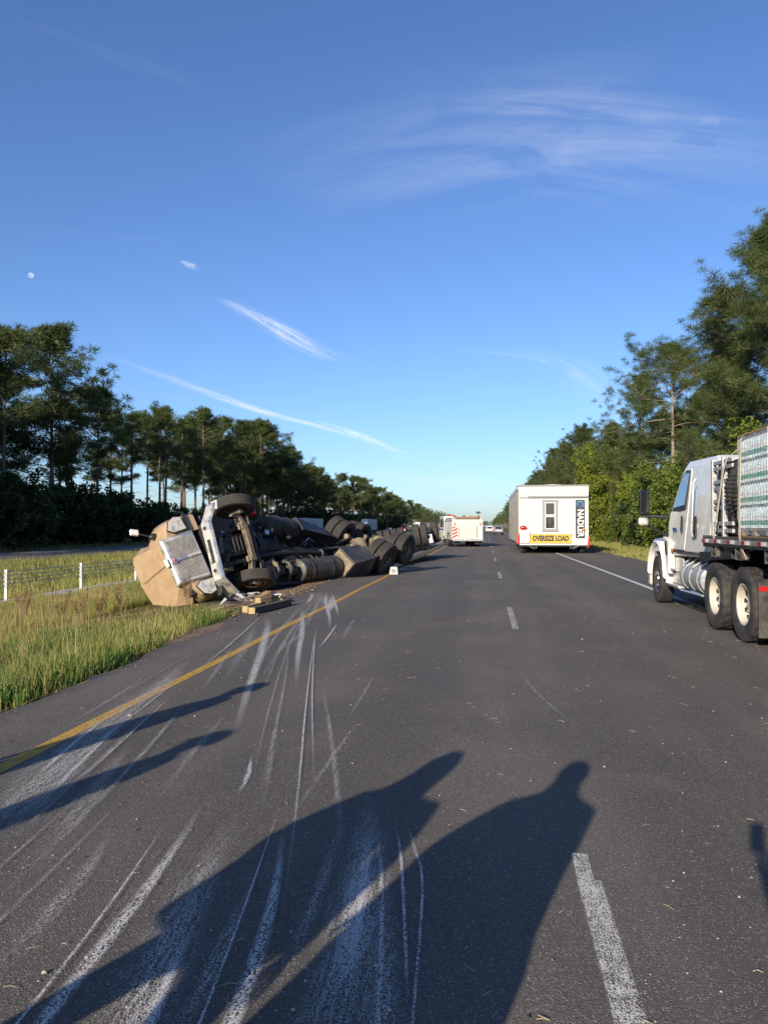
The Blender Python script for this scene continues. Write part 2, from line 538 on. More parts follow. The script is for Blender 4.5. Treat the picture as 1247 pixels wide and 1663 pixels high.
_fonts = {}
def text(name, body, size, mat, parent, mtx, extr=.004, width=None, bold=0.0):
    cu = bpy.data.curves.new(name, 'FONT')
    cu.body = body; cu.size = size; cu.extrude = extr; cu.offset = bold
    cu.align_x = 'CENTER'; cu.align_y = 'CENTER'; cu.resolution_u = 3
    t = bpy.data.objects.new(name, cu); C.objects.link(t)
    bpy.context.view_layer.update()
    me = bpy.data.meshes.new_from_object(t.evaluated_get(bpy.context.evaluated_depsgraph_get()))
    bpy.data.objects.remove(t)
    xs = [v.co.x for v in me.vertices]
    if width:
        k = width / (max(xs) - min(xs))
        for v in me.vertices: v.co.x *= k
    me.materials.clear(); me.materials.append(mat)
    o = link(name, me, parent)
    o.matrix_local = mtx
    return o

def copy_tree(o, parent=None):
    c = o.copy(); C.objects.link(c)
    if parent is not None: c.parent = parent
    for ch in list(o.children): copy_tree(ch, c)
    return c

# ------------------------------------------------------------------ ground and roads
PROFILE = [(-9000, -.4), (-400, -.4), (-60, -.35), (-46, -.45), (-42.5, -.62), (-41, -.66), (-30, -.66), (-28.5, -.62), (-22, -.78),
           (-18, -1.0), (-15.2, -.74), (-14.4, -.62), (-13.2, -.60), (-9, -.52), (-6.5, -.30), (-5, -.12), (-4.2, -.05), (7.2, -.05), (9, -.14), (12, -.32), (16, -.28), (40, -.1), (400, -.1), (9000, -.1)]
px_ = np.array([p[0] for p in PROFILE]); pz_ = np.array([p[1] for p in PROFILE])
def gz(x, y=0): return float(np.interp(x, px_, pz_))

def make_terrain():
    xs = sorted(set([p[0] for p in PROFILE] + [x * .5 for x in range(-40, 40)] + [-45, -35, -25, 25, 30]))
    ys = [-400, -60, -20] + [y * 1.0 for y in range(-6, 50)] + [52, 56, 60, 70, 80, 100, 130, 170, 230, 300, 450, 700, 1100, 2000, 4000, 9000]
    vs = []
    rnd = random.Random(3)
    for y in ys:
        for x in xs:
            z = gz(x)
            off = (x < -4.6 and x > -29) or (7.6 < x < 40)
            if off: z += rnd.uniform(-.05, .04)
            vs.append((x, y, z))
    n = len(xs)
    fs = [(j * n + i, j * n + i + 1, (j + 1) * n + i + 1, (j + 1) * n + i) for j in range(len(ys) - 1) for i in range(n - 1)]
    me = bpy.data.meshes.new('terrain'); me.from_pydata(vs, [], fs); me.materials.append(M['turf'])
    me.polygons.foreach_set('use_smooth', [True] * len(fs))
    o = link('terrain', me); setp(o, 'grassy verges and median beside the highway', kind='structure')
make_terrain()

def slab(name, edge_l, edge_r, z, mat, label):
    """road sheet with slightly ragged edges and a small drop at each side"""
    n = len(edge_l)
    vs = []
    for (xl, y), (xr, _) in zip(edge_l, edge_r):
        vs += [(xl, y, z - .08), (xl, y, z), (xr, y, z), (xr, y, z - .08)]
    fs = []
    for i in range(n - 1):
        for k in range(3):
            a = i * 4 + k
            fs.append((a, a + 4, a + 5, a + 1))
    me = bpy.data.meshes.new(name); me.from_pydata(vs, [], fs); me.materials.append(mat)
    bm = bmesh.new(); bm.from_mesh(me); bmesh.ops.recalc_face_normals(bm, faces=bm.faces); bm.to_mesh(me); bm.free()
    if me.polygons[1].normal.z < 0: me.flip_normals()
    o = link(name, me); setp(o, label, kind='structure')
    return o
rr_ = random.Random(5)
def wob(y, s): return (.05 * math.sin(y * 1.7 + s) + .04 * math.sin(y * 3.9 + 2 * s) + rr_.uniform(-.035, .035)) if y < 70 else 0
YS = [-60, -20] + [i * .35 for i in range(-10, 180)] + [66, 72, 80, 100, 140, 200, 300, 500, 900, 1500, 2500, 4500]
def ledge(y): return -4.05 - .5 * min(1, max(0, (y - 6) / 9))
slab('highway', [(ledge(y) + wob(y, 0), y) for y in YS], [(7.3 + wob(y, 4), y) for y in YS], 0.0, M['road'], 'grey asphalt highway with scrape marks')
slab('opposite_carriageway', [(-41.0, y) for y in (-60, 100, 400, 1500, 4500)], [(-30.0, y) for y in (-60, 100, 400, 1500, 4500)], -.60, M['road_far'], 'asphalt carriageway beyond the grass median')
strip('opposite_edge_line', [(-31.2, -60), (-31.2, 400), (-31.2, 2000)], .12, M['yellow_paint'], -.596)
strip('opposite_shoulder_line', [(-38.6, -60), (-38.6, 400), (-38.6, 2000)], .12, M['white_paint'], -.596)

strip('yellow_edge_line', [(-3.2, -20)] + [(-3.16 + .012 * math.sin(y * .9), y) for y in [i * .8 for i in range(-4, 60)]] + [(-3.16, 60), (-3.16, 300), (-3.16, 2000)], .125, M['yellow_paint'], .004, 'worn yellow edge line along the median shoulder')
strip('white_edge_line', [(4.22, -20), (4.22, 20), (4.22, 60), (4.22, 300), (4.22, 2000)], .13, M['white_paint'], .004, 'white edge line along the right shoulder')
y = 3.57 - 3.2
k = 0
while y < 700:
    strip('lane_dash', [(.46, y), (.46, y + 1.6), (.46, y + 3.2)], .115 if k else .12, M['white_worn'], .004)
    y += 11.72; k += 1
strip('old_lane_dash', [(.44, 3.35), (.45, 3.85)], .085, M['white_worn'], .0055)

SCR = [
    ('scrape_bold', [(-3.62, 14.9), (-2.69, 11.1), (-2.36, 9.5), (-1.78, 7.1)], [.10, .12, .10, .03]),
    ('scrape_soft', [(-4.1, 18.6), (-3.6, 16.6), (-3.0, 14.6)], [.5, .5, .2]),
    ('scrape_bold', [(-4.2, 18.4), (-3.9, 17.0), (-3.62, 15.2)], [.12, .14, .06]),
    ('scrape_bold', [(-3.9, 18.6), (-3.3, 15.6), (-2.75, 13.4), (-2.3, 11.2)], [.10, .12, .08, .03]),
    ('scrape_bold', [(-3.7, 18.2), (-2.95, 15.0), (-2.55, 13.2)], [.07, .10, .03]),
    ('scrape_bold', [(-4.0, 16.6), (-3.4, 16.9), (-2.95, 16.5)], [.05, .08, .04]),
    ('scrape_bold', [(-3.9, 13.2), (-3.57, 12.4), (-2.81, 9.4), (-2.24, 7.0), (-1.82, 5.35)], [.16, .16, .14, .10, .04]),
    ('scrape_soft', [(-3.85, 12.6), (-3.24, 10.2), (-2.57, 7.2)], [.05, .2, .08]),
    ('scrape_bold', [(-1.62, 4.31), (-1.52, 3.6), (-1.46, 3.0), (-1.40, 2.1), (-1.36, 1.2)], [.03, .06, .09, .07, .05]),
    ('scrape_soft', [(-1.40, 4.3), (-1.30, 3.6), (-1.2, 2.9), (-1.08, 2.0), (-.98, 1.2)], [.10, .18, .2, .2, .18]),
    ('scrape_bold', [(-1.08, 4.05), (-.96, 3.5), (-.90, 3.2), (-.83, 2.7), (-.80, 2.2), (-.80, 1.4)], [.035, .05, .065, .085, .08, .06]),
    ('scrape_soft', [(-1.04, 6.4), (-1.05, 5.2), (-1.06, 4.0)], [.02, .05, .05]),
    ('scrape_soft', [(-.70, 4.7), (-.60, 3.9), (-.52, 3.2), (-.52, 2.6), (-.6, 1.9)], [.10, .22, .3, .24, .2]),
    ('scrape_bold', [(-.62, 3.75), (-.54, 3.2), (-.50, 2.9), (-.52, 2.5)], [.05, .16, .17, .06]),
    ('scrape_soft', [(-.45, 3.4), (-.37, 2.8), (-.33, 2.4), (-.30, 1.6)], [.10, .16, .17, .16]),
    ('scrape_bold', [(-.44, 4.2), (-.34, 3.75), (-.28, 3.5), (-.24, 2.6), (-.22, 2.0)], [.02, .028, .02, .016, .012]),
    ('scrape_bold', [(-.50, 4.15), (-.42, 3.8), (-.34, 3.2), (-.24, 2.4)], [.015, .024, .022, .016]),
    ('scrape_bold', [(-.56, 4.0), (-.46, 3.4), (-.38, 2.8), (-.30, 2.0)], [.015, .03, .03, .02]),
    ('scrape_soft', [(-3.62, 9.6), (-3.42, 8.2), (-3.17, 6.9), (-2.95, 5.0), (-2.8, 3.6)], [.06, .16, .28, .5, .5]),
    ('scrape_soft', [(-2.98, 6.9), (-2.84, 5.2), (-2.72, 4.07), (-2.5, 3)], [.05, .2, .22, .2]),
    ('scrape_soft', [(-3.6, 7.9), (-3.44, 6.8), (-3.3, 5.6)], [.03, .05, .05]),
    ('scrape_soft', [(-2.2, 6.4), (-2.05, 5.2), (-1.9, 4.3)], [.03, .08, .05]),
    ('scrape_soft', [(-1.2, 8.4), (-1.15, 7.3), (-1.13, 6.0)], [.02, .05, .02]),
    ('scrape_soft', [(-2.3, 13.4), (-2.1, 11.6), (-1.95, 10.2)], [.05, .10, .04]),
    ('scrape_soft', [(-3.3, 7.6), (-3.02, 6.2), (-2.72, 4.9), (-2.45, 3.6)], [.04, .12, .16, .12]),
    ('scrape_soft', [(-2.6, 5.4), (-2.3, 4.2), (-2.05, 3.2)], [.03, .2, .25]),
    ('scrape_soft', [(-1.95, 3.9), (-1.8, 3.2), (-1.72, 2.4)], [.05, .12, .15]),
    ('scrape_soft', [(-1.05, 3.4), (-.98, 2.8), (-.95, 2.1)], [.05, .1, .08]),
    ('scrape_bold', [(-1.62, 5.2), (-1.5, 4.75), (-1.46, 4.4)], [.015, .05, .02]),
    ('scrape_soft', [(-.78, 4.1), (-.72, 3.3), (-.7, 2.4)], [.03, .09, .07]),
    ('scrape_bold', [(-2.45, 12.6), (-2.28, 11.2), (-2.14, 9.6)], [.03, .06, .02]),
    ('scrape_bold', [(-3.5, 17.2), (-3.05, 15.0), (-2.85, 13.6)], [.12, .22, .05]),
    ('scrape_soft', [(-3.0, 11.8), (-2.6, 9.5), (-2.35, 8.0)], [.03, .07, .03]),
    ('scrape_soft', [(-2.55, 9.2), (-2.3, 8.0), (-2.1, 7.0)], [.03, .05, .03]),
    ('scrape_soft', [(.35, 8.8), (.5, 7.2), (.8, 6.0)], [.03, .04, .03]),
    ('scrape_soft', [(2.0, 12.4), (2.5, 11.0), (3.1, 9.8)], [.02, .03, .02]),
    ('scrape_soft', [(-3.1, 6.2), (-2.9, 5.2), (-2.65, 4.2), (-2.4, 3.2)], [.15, .45, .6, .5]),
    ('scrape_soft', [(-3.4, 8.4), (-3.2, 7.4), (-3.0, 6.4)], [.08, .24, .2]),
    ('scrape_bold', [(-3.15, 6.1), (-2.98, 5.2), (-2.8, 4.4)], [.02, .06, .04]),
    ('scrape_bold', [(-2.9, 5.8), (-2.72, 4.9), (-2.5, 4.0)], [.02, .05, .03]),
    ('scrape_soft', [(-1.45, 3.9), (-1.25, 3.1), (-1.12, 2.3), (-1.0, 1.4)], [.12, .3, .34, .3]),
    ('scrape_soft', [(-.66, 4.4), (-.55, 3.5), (-.48, 2.7), (-.44, 1.8)], [.12, .3, .4, .34]),
    ('scrape_bold', [(-1.16, 2.9), (-1.08, 2.4), (-1.0, 1.9)], [.03, .08, .06]),
    ('scrape_bold', [(-.60, 3.9), (-.53, 3.3), (-.49, 2.7)], [.04, .08, .04]),
    ('scrape_soft', [(-3.35, 9.9), (-3.0, 8.4), (-2.7, 7.0)], [.04, .1, .06]),
    ('scrape_soft', [(-2.75, 11.6), (-2.66, 10.4), (-2.6, 9.2)], [.06, .16, .08]),
    ('mud_film', [(-2.1, 7.7), (-1.5, 8.1), (-1.05, 8.75), (-.5, 9.1), (-.1, 9.25)], [.3, .5, .4, .35, .15]),
    ('mud_film', [(-.2, 9.2), (.2, 10.2), (.5, 12.2), (.6, 15.5), (.62, 20)], [.2, .6, .7, .7, .4]),
    ('mud_film', [(1.0, 5.2), (1.6, 7.2), (2.5, 9.6), (3.2, 12.6)], [.5, .9, .9, .5]),
    ('mud_film', [(2.2, 3.6), (2.7, 4.6), (3.1, 6.2)], [.5, .7, .4]),
    ('mud_film', [(-1.2, 13.2), (-.8, 12.2), (-.9, 10.6)], [.05, .12, .05]),
    ('mud_film', [(-2.6, 17.5), (-2.2, 20.5), (-1.6, 24)], [.5, .9, .5]),
    ('mud_film', [(-4.2, 15.2), (-3.9, 17.5), (-3.7, 21), (-3.5, 24)], [.3, .8, .9, .5]),
]
for i, (m_, pts, ws) in enumerate(SCR):
    n0 = len(pts)
    line = smooth_line(pts, 2)
    wl = [float(np.interp(i_ / (len(line) - 1), [q / (n0 - 1) for q in range(n0)], ws)) for i_ in range(len(line))]
    strip('mud_smear' if m_ == 'mud_film' else 'scrape_mark', line, wl, M[m_], .0062 + .0001 * i)
# long thin scratches that run from the foreground to the wreck
_rs = random.Random(19)
_fam = [[(-3.75, 15.5), (-3.0, 10.5), (-2.2, 7.0), (-1.6, 4.2), (-1.40, 2.6), (-1.34, 1.4)], [(-3.7, 16.5), (-2.7, 11.1), (-1.75, 7.1), (-1.08, 4.1), (-.84, 2.6), (-.78, 1.4)],
        [(-4.0, 18.4), (-2.75, 13.0), (-1.7, 8.6), (-.85, 4.8), (-.52, 3.0), (-.5, 1.5)], [(-4.05, 14.0), (-3.55, 10.5), (-3.2, 7.4), (-2.75, 4.6), (-2.5, 3.0), (-2.4, 1.8)]]
for i in range(22):
    a, b = _rs.choice(((0, 1), (1, 2), (0, 3), (0, 3), (0, 1)))
    f = _rs.random(); s0 = _rs.choice((0, 0, 1, 2, 2, 3)); s1 = min(6, s0 + _rs.choice((2, 3, 3, 4)))
    pts = [(pa[0] * (1 - f) + pb[0] * f + _rs.uniform(-.03, .03), pa[1] * (1 - f) + pb[1] * f + _rs.uniform(-.5, .5) * (pa[1] / 8)) for pa, pb in zip(_fam[a], _fam[b])][s0:s1]
    if len(pts) < 2: continue
    line = smooth_line(pts, 2); wm = _rs.choice((.012, .015, .02, .025, .04, .06)) * (1 + pts[0][1] / 14)
    strip('scrape_mark', line, [wm * (.5 + .5 * math.sin(math.pi * (q + .5) / len(line))) for q in range(len(line))], M['scrape_bold' if wm < .03 else 'scrape_soft'], .0112 + .0001 * i)
line = smooth_line([(-1.50, 4.25), (-1.42, 3.6), (-1.36, 3.1), (-1.34, 2.8)], 2)
strip('gouge_mark', line, .022, M['dark_gouge'], .0162)
line = smooth_line([(-3.68, 10.5), (-3.58, 8.6), (-3.45, 7.2), (-3.36, 6.3), (-3.4, 5.0)], 2)
strip('pavement_seam', line, .02, M['scrape_soft'], .0164)
# bare gravelly strip along the cable barrier, dirt under and beside the wreck
def patch(name, pts, ztop, mat, label, seed=1):
    """lumpy low mound: rows of (y, x0, x1)"""
    rnd = random.Random(seed); vs = []; n = 7
    for y, a, b in pts:
        for i in range(n):
            t = i / (n - 1)
            x = a + (b - a) * t + rnd.uniform(-.06, .06)
            e = min(t, 1 - t)
            vs.append((x, y + rnd.uniform(-.1, .1), gz(x) + (-.03 if e == 0 else ztop + rnd.uniform(-.02, .03))))
    fs = [(j * n + i, j * n + i + 1, (j + 1) * n + i + 1, (j + 1) * n + i) for j in range(len(pts) - 1) for i in range(n - 1)]
    me = bpy.data.meshes.new(name); me.from_pydata(vs, [], fs); me.materials.append(mat)
    me.polygons.foreach_set('use_smooth', [True] * len(fs))
    setp(link(name, me), label, kind='structure')
patch('gravel_strip', [(y * 2.0, -14.45, -13.05) for y in range(-3, 40)], .045, M['gravel'], 'pale gravel strip under the cable barrier', 2)
patch('bare_dirt', [(y * .8 + 10, -5.0 - (.5 if y < 6 else 1.4) - .3 * (y % 3 == 0), -4.0) for y in range(0, 22)], .05, M['dirt'], 'torn reddish dirt beside the wreck', 3)

# ------------------------------------------------------------------ vegetation
def blades(centres, rads, K, L, W_, rng, up=.25, flat=1.0):
    """K thin triangles round every centre, pointing outwards"""
    n = len(centres) * K
    c = np.repeat(centres, K, 0); r = np.repeat(rads, K)
    d = rng.normal(size=(n, 3)); d[:, 2] = d[:, 2] * flat + up
    d /= np.linalg.norm(d, axis=1)[:, None]; d[:, 2] *= .8
    base = c + d * (r * rng.uniform(0, .62, n))[:, None]
    ln = r * rng.uniform(.45, .75, n) * L
    side = np.cross(d, rng.normal(size=(n, 3))); side /= np.linalg.norm(side, axis=1)[:, None] + 1e-9
    wd = (W_ * r * rng.uniform(.6, 1.2, n))[:, None] * side
    v = np.empty((n, 3, 3)); v[:, 0] = base - wd; v[:, 1] = base + wd; v[:, 2] = base + d * ln[:, None]
    t = np.repeat(np.repeat(rng.uniform(0, 1, len(centres)), K) * .7 + rng.uniform(0, .3, n), 3)
    return v.reshape(-1, 3), np.arange(n * 3).reshape(-1, 3), t

def leaves(centres, rads, K, size, rng):
    """K leaf quads scattered through each clump"""
    n = len(centres) * K
    c = np.repeat(centres, K, 0); r = np.repeat(rads, K)
    d = rng.normal(size=(n, 3)); d /= np.linalg.norm(d, axis=1)[:, None]
    p = c + d * (r * rng.uniform(.3, 1, n) ** .5)[:, None]
    a = rng.normal(size=(n, 3)); a[:, 2] *= .6; a /= np.linalg.norm(a, axis=1)[:, None]
    nrm = d * .6 + rng.normal(size=(n, 3)) * .5 + np.array([0, 0, .5])
    b = np.cross(nrm, a); b /= np.linalg.norm(b, axis=1)[:, None] + 1e-9
    s = (size * rng.uniform(.6, 1.3, n))[:, None]
    v = np.empty((n, 4, 3)); v[:, 0] = p - a * s; v[:, 1] = p - b * s * .55; v[:, 2] = p + a * s; v[:, 3] = p + b * s * .55
    t = np.repeat(np.repeat(rng.uniform(0, 1, len(centres)), K) * .7 + rng.uniform(0, .3, n), 4)
    return v.reshape(-1, 3), np.arange(n * 4).reshape(-1, 4), t

def pine(seed, H=20., start=.45, spread=3.6, nl=34, K=34, dead=6, tuft=.62, low_limbs=0, bark='bark', top_round=1.0, mat='needle', nw=.052, asym=.45):
    rnd = random.Random(seed); rng = np.random.default_rng(seed)
    tr = MB()
    bend = [rnd.uniform(-.35, .35) for _ in range(4)]
    def axis(t):
        return Vector((bend[0] * math.sin(t * 3 + bend[2] * 4) * t * 1.3, bend[1] * math.sin(t * 2.6 + bend[3] * 4) * t * 1.3, H * t))
    r0 = H * .0115
    tr.tube([axis(i / 12) - Vector((0, 0, .4 if i == 0 else 0)) for i in range(13)], [r0 * (1.25 if i == 0 else 1) * (1 - .86 * (i / 12) ** 1.2) + .015 for i in range(13)], 9)
    cs, rs = [], []
    az = rnd.uniform(0, 6); lop = rnd.uniform(0, 6.28)
    skips = [(rnd.uniform(start, .95), rnd.uniform(0, 6.28)) for _ in range(4)]
    for i in range(nl + low_limbs):
        if i < nl:
            t = start + (1 - start) * (i / nl) ** .92
            u = (t - start) / (1 - start)
            L = spread * (.55 + .75 * math.sin(math.pi * min(1, .22 + u * .62))) * (1 - u ** 3.2 * .72) * rnd.uniform(.6, 1.2)
            el = R(rnd.uniform(-12, 18) + 48 * u ** 1.6 * top_round)
        else:
            t = rnd.uniform(.16, start); u = 0
            L = spread * rnd.uniform(.5, .95); el = R(rnd.uniform(-18, 12))
        az += 2.4 + rnd.uniform(-.5, .5)
        L *= 1 + asym * math.cos(az - lop) * (1 - u)
        if any(abs(t - st) < .07 and math.cos(az - sa) > .35 for st, sa in skips): continue
        p = axis(t); d = Vector((math.cos(az) * math.cos(el), math.sin(az) * math.cos(el), math.sin(el)))
        pts = [p]; dd = d.copy()
        for k in range(5):
            dd = (dd + Vector((rnd.uniform(-.22, .22), rnd.uniform(-.22, .22), rnd.uniform(-.1, .24)))).normalized()
            pts.append(pts[-1] + dd * L / 5)
        br = r0 * .30 * (1 - .6 * u) + .012
        tr.tube(pts, [br * (1 - k / 6.2) for k in range(6)], 5, False)
        for k in range(2, 6):
            q = pts[k]
            cs.append(q + Vector((0, 0, .12))); rs.append(tuft * rnd.uniform(.75, 1.25))
            for _ in range(rnd.choice((1, 2, 2, 3))):
                sd = Vector((rnd.uniform(-1, 1), rnd.uniform(-1, 1), rnd.uniform(-.15, .8))).normalized()
                l2 = L * rnd.uniform(.16, .34)
                e = q + sd * l2
                if rnd.random() < .6: tr.tube([q, q + sd * l2 * .5 + Vector((0, 0, -.04)), e], [br * .38, br * .28, br * .12], 4, False)
                cs.append(e); rs.append(tuft * rnd.uniform(.6, 1.2))
                if rnd.random() < .55:
                    cs.append(e + Vector((rnd.uniform(-.6, .6), rnd.uniform(-.6, .6), rnd.uniform(-.1, .5)))); rs.append(tuft * rnd.uniform(.5, 1))
    for i in range(7):
        cs.append(axis(1) + Vector((rnd.uniform(-.5, .5), rnd.uniform(-.5, .5), rnd.uniform(-.5, .4)))); rs.append(tuft)
    for i in range(dead):
        t = rnd.uniform(.22, start + .1); a = rnd.uniform(0, 6.28); p = axis(t)
        L = rnd.uniform(.8, 2.6)
        tr.tube([p, p + Vector((math.cos(a) * L * .5, math.sin(a) * L * .5, rnd.uniform(-.1, .3))), p + Vector((math.cos(a + .3) * L, math.sin(a + .3) * L, rnd.uniform(-.3, .5)))], [.045, .03, .01], 4, False)
    v, f, t = blades(np.array([tuple(c) for c in cs]), np.array(rs), K, 1.0, nw, rng, .35)
    return tr.mesh('trunk', M[bark], fix=False), npmesh('crown', v, f, M[mat], t)

def bush(seed, rx, rz, n, K, leaf, mat, stem=True, conic=0.0):
    rnd = random.Random(seed); rng = np.random.default_rng(seed)
    cs, rs = [], []
    lobes = [(Vector((rnd.uniform(-.6, .6) * rx, rnd.uniform(-.6, .6) * rx, rnd.uniform(.25, .85) * rz)), rnd.uniform(.35, .6)) for _ in range(9)]
    for i in range(n):
        c, s = rnd.choice(lobes)
        d = Vector((rnd.gauss(0, 1), rnd.gauss(0, 1), rnd.gauss(0, 1))).normalized() * rnd.uniform(.55, 1)
        p = c + Vector((d.x * rx * s, d.y * rx * s, d.z * rz * s * .7))
        if p.z < .1: p.z = rnd.uniform(.1, rz * .3)
        cs.append(tuple(p)); rs.append(rnd.uniform(.25, .5) * (.5 + rx * .18))
    tr = MB()
    for i in range(7):
        e = Vector(cs[rnd.randrange(n)])
        b = Vector((rnd.uniform(-.3, .3), rnd.uniform(-.3, .3), -.2))
        tr.tube([b, b.lerp(e, .5) + Vector((rnd.uniform(-.3, .3), rnd.uniform(-.3, .3), .3)), e], [.09, .06, .02], 5, False)
    v, f, t = leaves(np.array(cs), np.array(rs), K, leaf, rng)
    return tr.mesh('trunk', M['bark'], fix=False), npmesh('crown', v, f, M[mat], t)

def plant(name, pair, loc, rot, s, label, cat, group=None):
    o = thing(name, label, cat, loc, rot, group)
    o.scale = s if isinstance(s, tuple) else (s, s, s)
    link('trunk', pair[0], o); link('crown', pair[1], o)
    return o

PINES = [pine(11, 20, .50, 4.0, 42, 46, tuft=.86), pine(12, 20, .55, 3.6, 38, 46, tuft=.86), pine(13, 20, .48, 4.3, 44, 46, tuft=.88), pine(14, 20, .58, 3.4, 36, 46, tuft=.86), pine(15, 20, .52, 3.8, 40, 46, tuft=.86), pine(16, 20, .34, 4.2, 46, 44, tuft=.84, low_limbs=6), pine(17, 19, .28, 3.6, 44, 44, tuft=.8, low_limbs=8), pine(18, 20, .44, 4.8, 38, 46, tuft=.95, asym=.7)]
BIGPINE = pine(21, 24, .36, 5.4, 62, 52, 10, .98)
SLIM = [pine(31, 19, .62, 2.7, 24, 34, 9, .82), pine(32, 18, .66, 2.4, 20, 34, 8, .78)]
RPINES = [pine(41, 19.2, .30, 4.0, 64, 100, 8, .64, 12, nw=.026), pine(42, 19.2, .38, 4.2, 60, 100, 14, .66, 8, nw=.026), pine(43, 18.4, .34, 3.6, 60, 100, 8, .62, 12, nw=.026)]
BAREPINE = pine(44, 18.8, .52, 4.4, 46, 100, 22, .66, 12, bark='bark_pale', nw=.026)
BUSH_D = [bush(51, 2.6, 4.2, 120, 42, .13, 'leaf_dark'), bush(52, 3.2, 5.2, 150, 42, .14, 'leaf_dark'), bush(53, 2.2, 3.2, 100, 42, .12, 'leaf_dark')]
BUSH_L = [bush(61, 2.4, 4.0, 170, 46, .10, 'leaf'), bush(62, 3.0, 5.6, 230, 46, .11, 'leaf'), bush(63, 1.8, 2.6, 120, 46, .09, 'leaf')]
BROAD = bush(71, 4.6, 11.0, 460, 60, .13, 'leaf_bright')

rnd = random.Random(77)
# left woods: outer row placed tree by tree (x, y, top height above its ground), then the rows behind
SPEC_L = [(-49, 72.5, 21.8, 1, 'broad dark pine cut off by the left edge of the woods'), (-50, 83.1, 24.4, 'big', 'tallest broad crowned pine at the left end of the woods'),
          (-50, 93.8, 19.4, 3, 'shorter pine right beside the tallest one, bare trunk below'), (-50, 103.5, 18.0, 'slim', 'slim pine with small high crown and sky behind its trunk'),
          (-50, 112.8, 19.8, 0, 'pine with straight bare trunk in the thin middle of the woods'), (-50, 121, 20.2, 'slim2', 'thin pine with tiny crown in the gap of the woods'),
          (-50, 131, 22.2, 2, 'tall pine rising over the upper wheel of the overturned truck'), (-50, 142, 22.4, 4, 'tall pine just right of the overturned truck nose')]
for x, y_, h, kd, lab in SPEC_L:
    pr = {'big': BIGPINE, 'slim': SLIM[0], 'slim2': SLIM[1]}.get(kd) or PINES[kd]
    base = {'big': 24.3, 'slim': 19.3, 'slim2': 18.3}.get(kd, 20.4)
    plant('pine_tree', pr, (x, y_, gz(x)), rnd.uniform(0, 6.28), h / base, lab, 'tree', 'pines of the left woods')
def topL(y_): return float(np.interp(y_, [40, 70, 85, 100, 115, 150, 170, 200, 250, 320, 400, 500, 700], [20, 21, 21, 17.5, 19, 23, 24, 21, 20, 19, 19.5, 18, 17]))
yy = 20.0
while yy < 560:
    for row, x0 in enumerate((-50, -54.5, -60)):
        if row == 0 and 66 < yy < 148: continue
        if row and 88 < yy < 165 and rnd.random() < .4: continue
        if row == 2 and yy > 330: continue
        x = x0 + rnd.uniform(-1.8, 1.8); y_ = yy + rnd.uniform(-2.2, 2.2)
        pr = (PINES[rnd.randrange(8)] if yy > 140 or yy < 88 else PINES[rnd.choice((0, 1, 3, 4, 7))]) if rnd.random() < (.88 if not 88 < yy < 140 else .4) else SLIM[rnd.randrange(2)]
        h = topL(y_) * rnd.choice((rnd.uniform(.66, .9), rnd.uniform(.86, 1.06), rnd.uniform(.9, 1.03))) * (.95 if row else 1)
        s = h / 20
        plant('pine_tree', pr, (x, y_, gz(x)), rnd.uniform(0, 6.28), (s * rnd.uniform(.9, 1.25), s * rnd.uniform(.9, 1.25), s), 'dark pine with bare trunk in the woods beyond the far carriageway', 'tree', 'dark pines of the left woods')
    yy += 4.9 if yy < 200 else 8.5 if yy < 350 else 11
# left undergrowth
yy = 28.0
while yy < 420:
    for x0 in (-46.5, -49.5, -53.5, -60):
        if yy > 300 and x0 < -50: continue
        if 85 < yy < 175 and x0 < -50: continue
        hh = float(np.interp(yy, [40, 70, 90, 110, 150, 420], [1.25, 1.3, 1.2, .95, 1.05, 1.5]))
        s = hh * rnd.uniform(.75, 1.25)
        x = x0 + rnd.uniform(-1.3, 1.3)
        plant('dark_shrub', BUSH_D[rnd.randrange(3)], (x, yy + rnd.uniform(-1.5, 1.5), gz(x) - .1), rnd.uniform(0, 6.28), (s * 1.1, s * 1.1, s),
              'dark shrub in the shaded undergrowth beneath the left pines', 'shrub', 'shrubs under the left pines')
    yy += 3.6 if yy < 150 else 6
# right woods
SPEC_R = [(18.5, 51.5, 21.6, RPINES[1], 'tallest pine cut off by the right edge, above the bottled water load'), (17.5, 58.5, 19.6, RPINES[0], 'dense pine behind the cab of the white flatbed truck'),
          (19.5, 66, 18.2, RPINES[2], 'pine with brown dead sprays beside the tallest one'), (18, 77.0, 20.3, BAREPINE, 'pine with a pale bare trunk showing through its rounded crown'),
          (18, 92.5, 20.0, RPINES[0], 'pine behind the bright green tree, left of the pale bare trunk'), (18.5, 117, 18.2, RPINES[2], 'pine rising just right of the house trailer roof'),
          (18, 142, 20.2, RPINES[1], 'rounded pine standing over the house trailer roof')]
for x, y_, h, pr, lab in SPEC_R:
    s = h / 20.4
    plant('pine_tree', pr, (x, y_, gz(x)), rnd.uniform(0, 6.28), s, lab, 'tree', 'pines of the right woods')
